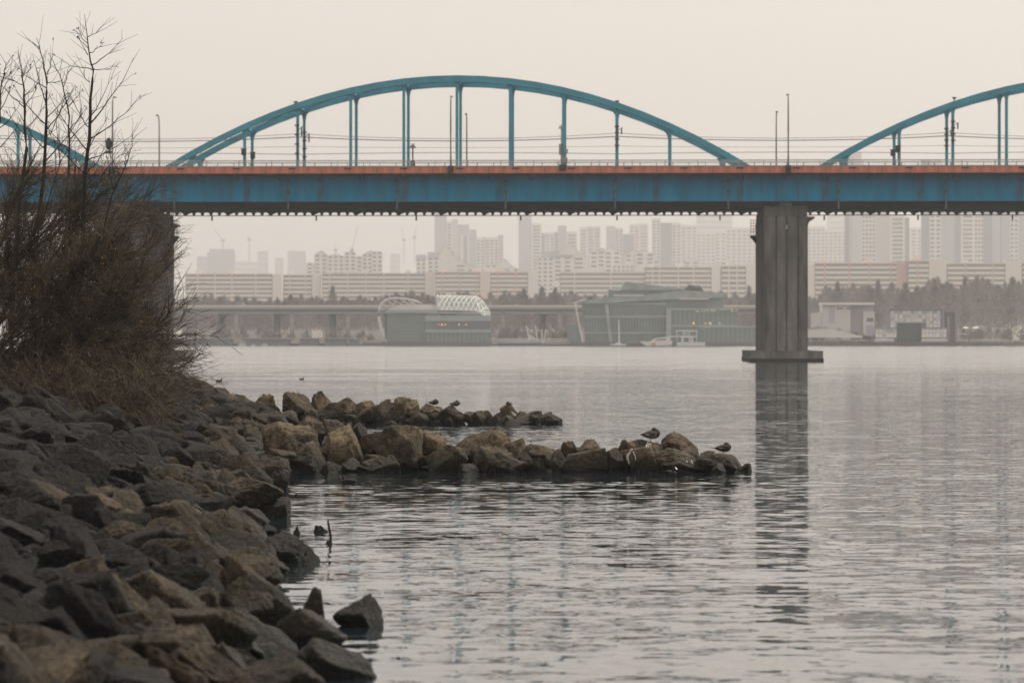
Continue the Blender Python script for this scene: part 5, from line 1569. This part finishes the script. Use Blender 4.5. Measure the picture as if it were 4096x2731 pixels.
HL('sill_band', 'teal_lite', 2684, 2946, 1300, 1306, -2.0, -1.52)
HL('glass_wall', 'teal_glass', 2800, 3046, 1310, 1368.8, -2.6, -1.6)
HL('cornice', 'teal_lite', 2796, 3050, 1304, 1309.8, -2.9, -1.52)
for k in range(12): HL('mullion', 'teal_lite', 2815 + k * 19, 2817 + k * 19, 1311, 1368, -2.9, -2.62)
lampm = MB().extrude_y([(.5*math.cos(t*math.pi/4), .5*math.sin(t*math.pi/4)) for t in range(8)], -.1, .1).mesh('wall_lamp', M['lamp_warm'])
for x, s in ((2773, 1), (2821, .6), (2840, 1), (2878, .7)): link('wall_lamp', lampm, hall, Vector(pv(hall, x, 1293)) + Vector((0, -2.2, 0)), (s, 1, s))
flm_ = MB().extrude_y([(.2*math.cos(t*math.pi/4), .2*math.sin(t*math.pi/4)) for t in range(8)], -.08, .08).mesh('string_light', M['lamp_pale'])
rf = random.Random(3)
for k in range(34):
    x = 2782 + rf.random() * 165
    y = 1238 + rf.random() * 8 - (8 if x > 2905 and rf.random() < .4 else 0)
    link('string_light', flm_, hall, Vector(pv(hall, x, y)) + Vector((0, -2.6, 0)))
cbl = MB().tube([pv(hall, 2778, 1234, -2.6), pv(hall, 2860, 1241, -2.6), pv(hall, 2950, 1232, -2.6)], .05, 4).build('string_cable', M['black'], hall)

# gangway with white posts
gw = empty('gangway', (PX(2130, DI), DI, 0), 0, 'low gangway pontoon with leaning white posts between the two pavilions', 'gangway')
bbox('pontoon', 'boat_blue', gw, PX(1990, DI), PX(2185, DI), DI - 2, DI + 6, -.3, PZ(1372, DI))
bbox('railing', 'white_steel', gw, PX(1965, DI), PX(2290, DI), DI + 4, DI + 4.2, PZ(1358, DI), PZ(1355, DI))
bbox('walkway', 'grey_l', gw, PX(1965, DI), PX(2290, DI), DI + 3, DI + 6, PZ(1366, DI), PZ(1362, DI))
for x0, y0, x1, y1 in ((2106,1304,2116,1362), (2141,1302,2150,1362), (2166,1316,2170,1372), (2184,1316,2174,1378)):
    MB().tube([pv(gw, x0, y0, 0), pv(gw, x1, y1, 0)], .35, 6).build('post', M['white_steel'], gw)
# boats by the hall
db = DI - 14
o = empty('sailboat', (PX(2472, db), db, -.1), 0, 'white sailboat with a bare mast moored before the glass hall', 'boat', 'boats moored along the far shore')
w = 66 * db / F
MB().extrude_y([(-w/2, .9), (w/2, .9), (w*.44, .0), (-w*.42, .0)], -1, 1).build('hull', M['boat'], o)
MB().extrude_y([(-w*.18, .9), (w*.2, .9), (w*.14, 1.5), (-w*.12, 1.5)], -.6, .6).build('cabin', M['boat'], o)
MB().tube([(w*.07, 0, 1.4), (w*.05, 0, PZ(1280, db))], [.35, .28], 6).build('mast', M['boat'], o)
MB().box(-w*.47, w*.47, -1.02, -.99, .1, .35).build('stripe', M['boat_blue'], o)
small_boat(2520, 2566, 1384, 1368, 'boat_red', 'low red boat between the sailboat and the cabin cruiser', db + 3, False)
o = empty('cabin_cruiser', (PX(2625, db), db, -.1), 0, 'white cabin cruiser with pointed bow before the glass hall', 'boat', 'boats moored along the far shore')
C = lambda pts, a, b, name, key: MB().extrude_y([(PX(x, db) - o.location.x, PZ(y, db) + .1) for x, y in pts], a, b).build(name, M[key], o)
C([(2558,1366),(2690,1362),(2686,1380),(2585,1383)], -1.6, 1.6, 'hull', 'boat')
C([(2600,1366),(2622,1352),(2678,1346),(2686,1344),(2676,1364)], -1.2, 1.2, 'cabin', 'boat')
C([(2620,1361),(2628,1356),(2664,1354),(2664,1360)], -1.25, -1.21, 'window', 'glass_d')
C([(2606,1372),(2620,1370),(2620,1380),(2608,1381)], -1.75, -1.61, 'fender', 'boat_orange')
o = empty('work_boat', (PX(2760, db), db, -.1), 0, 'white flat work boat with open frame roof beside the cabin cruiser', 'boat', 'boats moored along the far shore')
C([(2712,1368),(2820,1368),(2820,1383),(2706,1383)], -1.8, 1.8, 'hull', 'boat')
for x in (2726, 2756, 2766): C([(x,1348),(x+6,1348),(x+6,1368),(x,1368)], -1.3, 1.3, 'cabin_post', 'boat')
C([(2722,1345),(2772,1345),(2772,1350),(2722,1350)], -1.5, 1.5, 'cabin_roof', 'boat')
o = empty('dock_frame', (PX(2750, db + 8), db + 8, -.1), 0, 'white open steel frame on the dock behind the work boat', 'frame')
C([(2706,1320),(2794,1320),(2794,1325),(2706,1325)], 0, .5, 'top_beam', 'white_steel')
C([(2680,1343),(2790,1343),(2790,1348),(2680,1348)], 0, .5, 'middle_beam', 'white_steel')
for x in (2709, 2735, 2760, 2789): C([(x,1325),(x+3,1325),(x+3,1378),(x,1378)], .05, .45, 'post', 'white_steel')
C([(2736,1326),(2760,1326),(2760,1342),(2736,1342)], .15, .35, 'panel', 'teal_lite')

# ------------------------------------------------------------------ right shore: white hall, stage, umbrellas
DR = SHORE + 14
o = empty('white_hall', (PX(3370, DR), DR, GZ), 0, 'white flat-roofed building with dark openings beyond the bridge pier', 'building')
W = lambda name, key, x0, x1, y0, y1, a, b: bbox(name, key, o, PX(x0, DR), PX(x1, DR), DR + a, DR + b, PZ(y1, DR), PZ(y0, DR))
W('wall', 'grey_l', 3288, 3402, 1219, 1360, 0, 14); W('roof', 'white_w', 3286, 3497, 1210, 1219, -2, 15)
W('wall', 'grey_w', 3402, 3496, 1222, 1345, 3, 14); W('wing', 'grey_l', 3252, 3288, 1250, 1330, 1, 12)
W('door', 'grey_w', 3316, 3338, 1224, 1290, -.2, .1); W('window', 'glass_d', 3347, 3373, 1231, 1236, -.2, .1); W('window', 'glass_d', 3386, 3402, 1231, 1236, -.2, .1)
W('wing', 'grey_l', 3452, 3498, 1246, 1340, -1, 6); W('window', 'glass_d', 3466, 3492, 1272, 1286, -1.2, -.9); W('door', 'grey_w', 3464, 3494, 1300, 1345, -1.2, -.9)
o = empty('retaining_wall', (PX(3310, SHORE + 4), SHORE + 4, .5), 0, 'pale sloping retaining wall on the shore below the white building', 'wall')
MB().extrude_y([(PX(x, SHORE+4) - o.location.x, PZ(y, SHORE+4) - .5) for x, y in ((3180,1350),(3180,1318),(3310,1311),(3450,1345),(3450,1350))], 0, 3).build('face', M['white_w'], o)
MB().extrude_y([(PX(x, SHORE+4) - o.location.x, PZ(y, SHORE+4) - .5) for x, y in ((3180,1317.9),(3180,1315),(3310,1308),(3312,1310.9))], -.3, 3.3).build('coping', M['concrete_l'], o)

DG_ = SHORE + 2
st = empty('stage_building', (PX(3650, DG_), DG_, 0), 0, 'waterside stage with patterned white panels around a dark opening', 'stage')
Sx = lambda name, key, x0, x1, y0, y1, a, b: bbox(name, key, st, PX(x0, DG_), PX(x1, DG_), DG_ + a, DG_ + b, PZ(y1, DG_), PZ(y0, DG_))
Sx('plinth', 'brown_tower', 3496, 3835, 1368, 1386, -4, 12)
Sx('back_wall', 'grey_d', 3562, 3776, 1238, 1368, 4, 12)
Sx('opening', 'screen', 3590, 3688, 1292, 1367, 2.5, 3.9)
Sx('roof_edge', 'grey_d', 3556, 3782, 1234, 1238, 2, 12)
Sx('side_wall', 'grey_d', 3769, 3779, 1238, 1312, 2.2, 11)
panel_k = unit_box('panel', M['grey_w']); tile_k = MB().extrude_y([(-.5,0),(0,-.5),(.5,0),(0,.5)], -.5, .5).mesh('panel_tile', M['white_w'])
tile_k2 = tile_k.copy(); tile_k2.materials[0] = M['teal_lite']
rs_ = random.Random(9)
def panel(x0, x1, y0, y1, a):
    p = Sx('panel', 'grey_l', x0, x1, y0, y1, a, a + .6)
    Xa, Xb, Za, Zb = PX(x0, DG_), PX(x1, DG_), PZ(y1, DG_), PZ(y0, DG_)
    nx, nz_ = max(2, int((Xb - Xa) / 1.5)), max(2, int((Zb - Za) / 1.5))
    for i in range(nx):
        for j in range(nz_):
            if rs_.random() < .22: continue
            s = rs_.uniform(.7, 1.15)
            l = st.location
            t = link('panel_tile', tile_k if rs_.random() < .6 else tile_k2, st, (Xa + (i + .5) * (Xb - Xa) / nx - l.x, a - .08, Za + (j + .5) * (Zb - Za) / nz_ - l.z), ((Xb - Xa) / nx * s, .12, (Zb - Za) / nz_ * s))
panel(3502, 3588, 1314, 1350, 1); panel(3688, 3788, 1314, 1350, 1)
panel(3564, 3596, 1241, 1311, 3); panel(3598, 3706, 1241, 1290, 3); panel(3708, 3734, 1241, 1311, 3); panel(3736, 3766, 1241, 1311, 3)
for xa, xb in ((3500, 3575), (3686, 3788)): Sx('bench_band', 'white_w', xa, xb, 1355, 1360, -.5, 1); Sx('base_wall', 'grey_w', xa, xb, 1360.5, 1368, -1, 2)
Sx('top_rail', 'grey_d', 3500, 3590, 1310, 1313.5, .6, 1.8); Sx('top_rail', 'grey_d', 3686, 3790, 1310, 1313.5, .6, 1.8)
o = empty('brown_pylon', (PX(3808, DG_), DG_ + 3, 0), 0, 'dark brown tower slab standing at the end of the stage', 'tower')
bbox('wall', 'brown_tower', o, PX(3788, DG_), PX(3822, DG_), DG_ + 3, DG_ + 9, -.3, PZ(1258, DG_))
bbox('fin', 'grey_d', o, PX(3822.2, DG_), PX(3832, DG_), DG_ + 2, DG_ + 9, -.3, PZ(1245, DG_))
bbox('cap', 'brown_tower', o, PX(3780, DG_), PX(3822, DG_), DG_ + 4, DG_ + 9, PZ(1257.5, DG_), PZ(1248, DG_))
bbox('door', 'grey_d', o, PX(3792, DG_), PX(3802, DG_), DG_ + 2.8, DG_ + 3.1, -.2, PZ(1264, DG_))
def parasol(x, yb, yt, r, lab):
    d = SHORE + 26
    o = empty('parasol', P(x, yb, d), 0, lab, 'parasol', 'white parasols on the far bank')
    h = (yb - yt) * d / F; R = r * d / F
    MB().tube([(0, 0, 0), (0, 0, h)], .06, 6).build('pole', M['white_steel'], o)
    n = 8
    ring = [(R*math.cos(t*2*math.pi/n), R*math.sin(t*2*math.pi/n), h*.78) for t in range(n)]
    MB().add(ring + [(0, 0, h), (0, 0, h*.76)], [(i, (i+1) % n, n) for i in range(n)] + [((i+1) % n, i, n+1) for i in range(n)]).build('canopy', M['white_w'], o)
parasol(3905, 1335, 1306, 19, 'largest white parasol standing on the far bank past the stage')
parasol(3862, 1338, 1306, 14, 'smaller white parasol between the brown tower slab and the largest parasol')
for k, x in enumerate((3842, 3866, 3892, 3935, 3965, 4005, 4030, 4060, 4088)):
    vehicle(x - 11, x + 11, 1340 + (k % 2) * 2, 1330, SHORE + 20, ('boat', 'grey_l')[k % 3 == 2], ('white', 'grey')[k % 3 == 2] + ' car parked on the far bank past the stage, %s after the brown slab' % ('first second third fourth fifth sixth seventh eighth ninth'.split()[k]), 'car', 'car')
small_boat(3895, 4012, 1384, 1366, 'grey_d', 'long dark barge moored at the bank past the stage', SHORE - 5, False)

# ------------------------------------------------------------------ far trees
rt = random.Random(17)
def far_tree(mb, x, d, z0, h, w, n, conical=False):
    c = Vector((x, d, z0))
    for k in range(n):
        t = rt.random() ** .7
        zz_ = h * (.22 + .78 * t) if not conical else h * (.05 + .95 * t)
        ww = w * (math.sin(math.pi * min(1, .2 + t * .8)) if not conical else (1 - t) + .06)
        a = rt.uniform(0, 6.28); rr = ww * math.sqrt(rt.random())
        p = c + Vector((rr * math.cos(a), rr * math.sin(a), zz_))
        q = p + Vector((rt.gauss(0, .7) + math.cos(a) * .5, rt.gauss(0, .7), rt.uniform(.6, 2.2)))
        s = rt.uniform(.08, .18)
        side = Vector((s, rt.uniform(-.2, .2) * s, 0))
        mb.add([p - side, p + side, q], [(0, 1, 2)])
tl = MB()
def top_y(x):
    if x < 1500: return 1196 + 6 * math.sin(x * .02)
    if x < 2150: return 1178 + 8 * math.sin(x * .03)
    if x < 2900: return 1182 + 8 * math.sin(x * .021)
    if x < 3300: return 1180
    if x < 3700: return 1150 + 10 * math.sin(x * .04)
    return 1128 + 12 * math.sin(x * .035)
x = 700.0
while x < 4200:
    d = rt.uniform(1760, 2350)
    yt = top_y(x) + rt.uniform(-8, 22)
    h = PZ(yt, d) - GZ
    far_tree(tl, PX(x, d), d, GZ, h, rt.uniform(4.0, 7.5), 1100)
    x += rt.uniform(14, 24)
for k in range(110):      # nearer scrub on the bank
    x = rt.choice((rt.uniform(720, 1500), rt.uniform(1950, 2300), rt.uniform(3230, 3500), rt.uniform(3780, 4150)))
    d = SHORE + rt.uniform(8, 40)
    far_tree(tl, PX(x, d), d, 1.2, rt.uniform(2.5, 6.5), rt.uniform(1.5, 3), 90)
tag(tl.build('treeline', M['tree_far']), 'brown leafless woodland belt along the far shore', kind='stuff')
def lone_tree(x, yt, d, w, lab, con=False):
    o = empty('bare_tree', (PX(x, d), d, GZ), 0, lab, 'tree', 'single trees standing out of the shore woodland')
    h = PZ(yt, d) - GZ
    MB().tube([(0, 0, -.5), (.1, 0, h * .5), (0, 0, h * .97)], [.45, .25, .06], 6).build('trunk', M['tree_far'], o)
    mb = MB(); far_tree(mb, 0, 0, 0, h, w, 700, con)
    mb.build('crown', M['tree_far'], o)
for x, yt, d, w, lab, con in ((2168, 1155, 1790, 3.6, 'rounded bare tree before the white end wall of the pink-pillared slab', False), (2222, 1158, 1790, 3.6, 'rounded bare tree next to the one before the white end wall', False), (2095, 1160, 1795, 3.6, 'bare tree before the pink-pillared slab', False),
        (2996, 1152, 1780, 3.2, 'pointed tree right beside the bridge pier', True), (3860, 1112, 1760, 3.4, 'pointed tree rising before the green-trimmed slab', True), (4046, 1120, 1755, 3.8, 'pointed tree before the last cream gable', True), (3512, 1128, 1770, 2.8, 'slim tree before the pink-pillared slab past the pier', False), (3622, 1138, 1770, 3.2, 'bushy tree below the pink gable past the pier', False),
        (3350, 1135, 1775, 3.0, 'slim tree before the bridge-side end of the pink-pillared slab', False), (1330, 1152, 1790, 2.8, 'bare tree standing above the woodland before the longest cream slab', False), (1110, 1200, 1780, 2.2, 'pointed tree below the cream gable of the pinkish slab', True), (3742, 1130, 1760, 3.2, 'tree below the blank cream gable', False)):
    lone_tree(x, yt, d, w, lab, con)
rmb = MB()
for k in range(2600):
    x = rt.uniform(3200, 3520) if rt.random() < .6 else rt.uniform(3830, 4200)
    d = SHORE + rt.uniform(.5, 7)
    p = Vector((PX(x, d), d, .6)); s = .12
    q = p + Vector((rt.gauss(0, .25), 0, rt.uniform(.6, 2.0)))
    rmb.add([p - Vector((s, 0, 0)), p + Vector((s, 0, 0)), q], [(0, 1, 2)])
tag(rmb.build('reeds', M['reed']), 'dry brown reeds along the far waterline', kind='stuff')
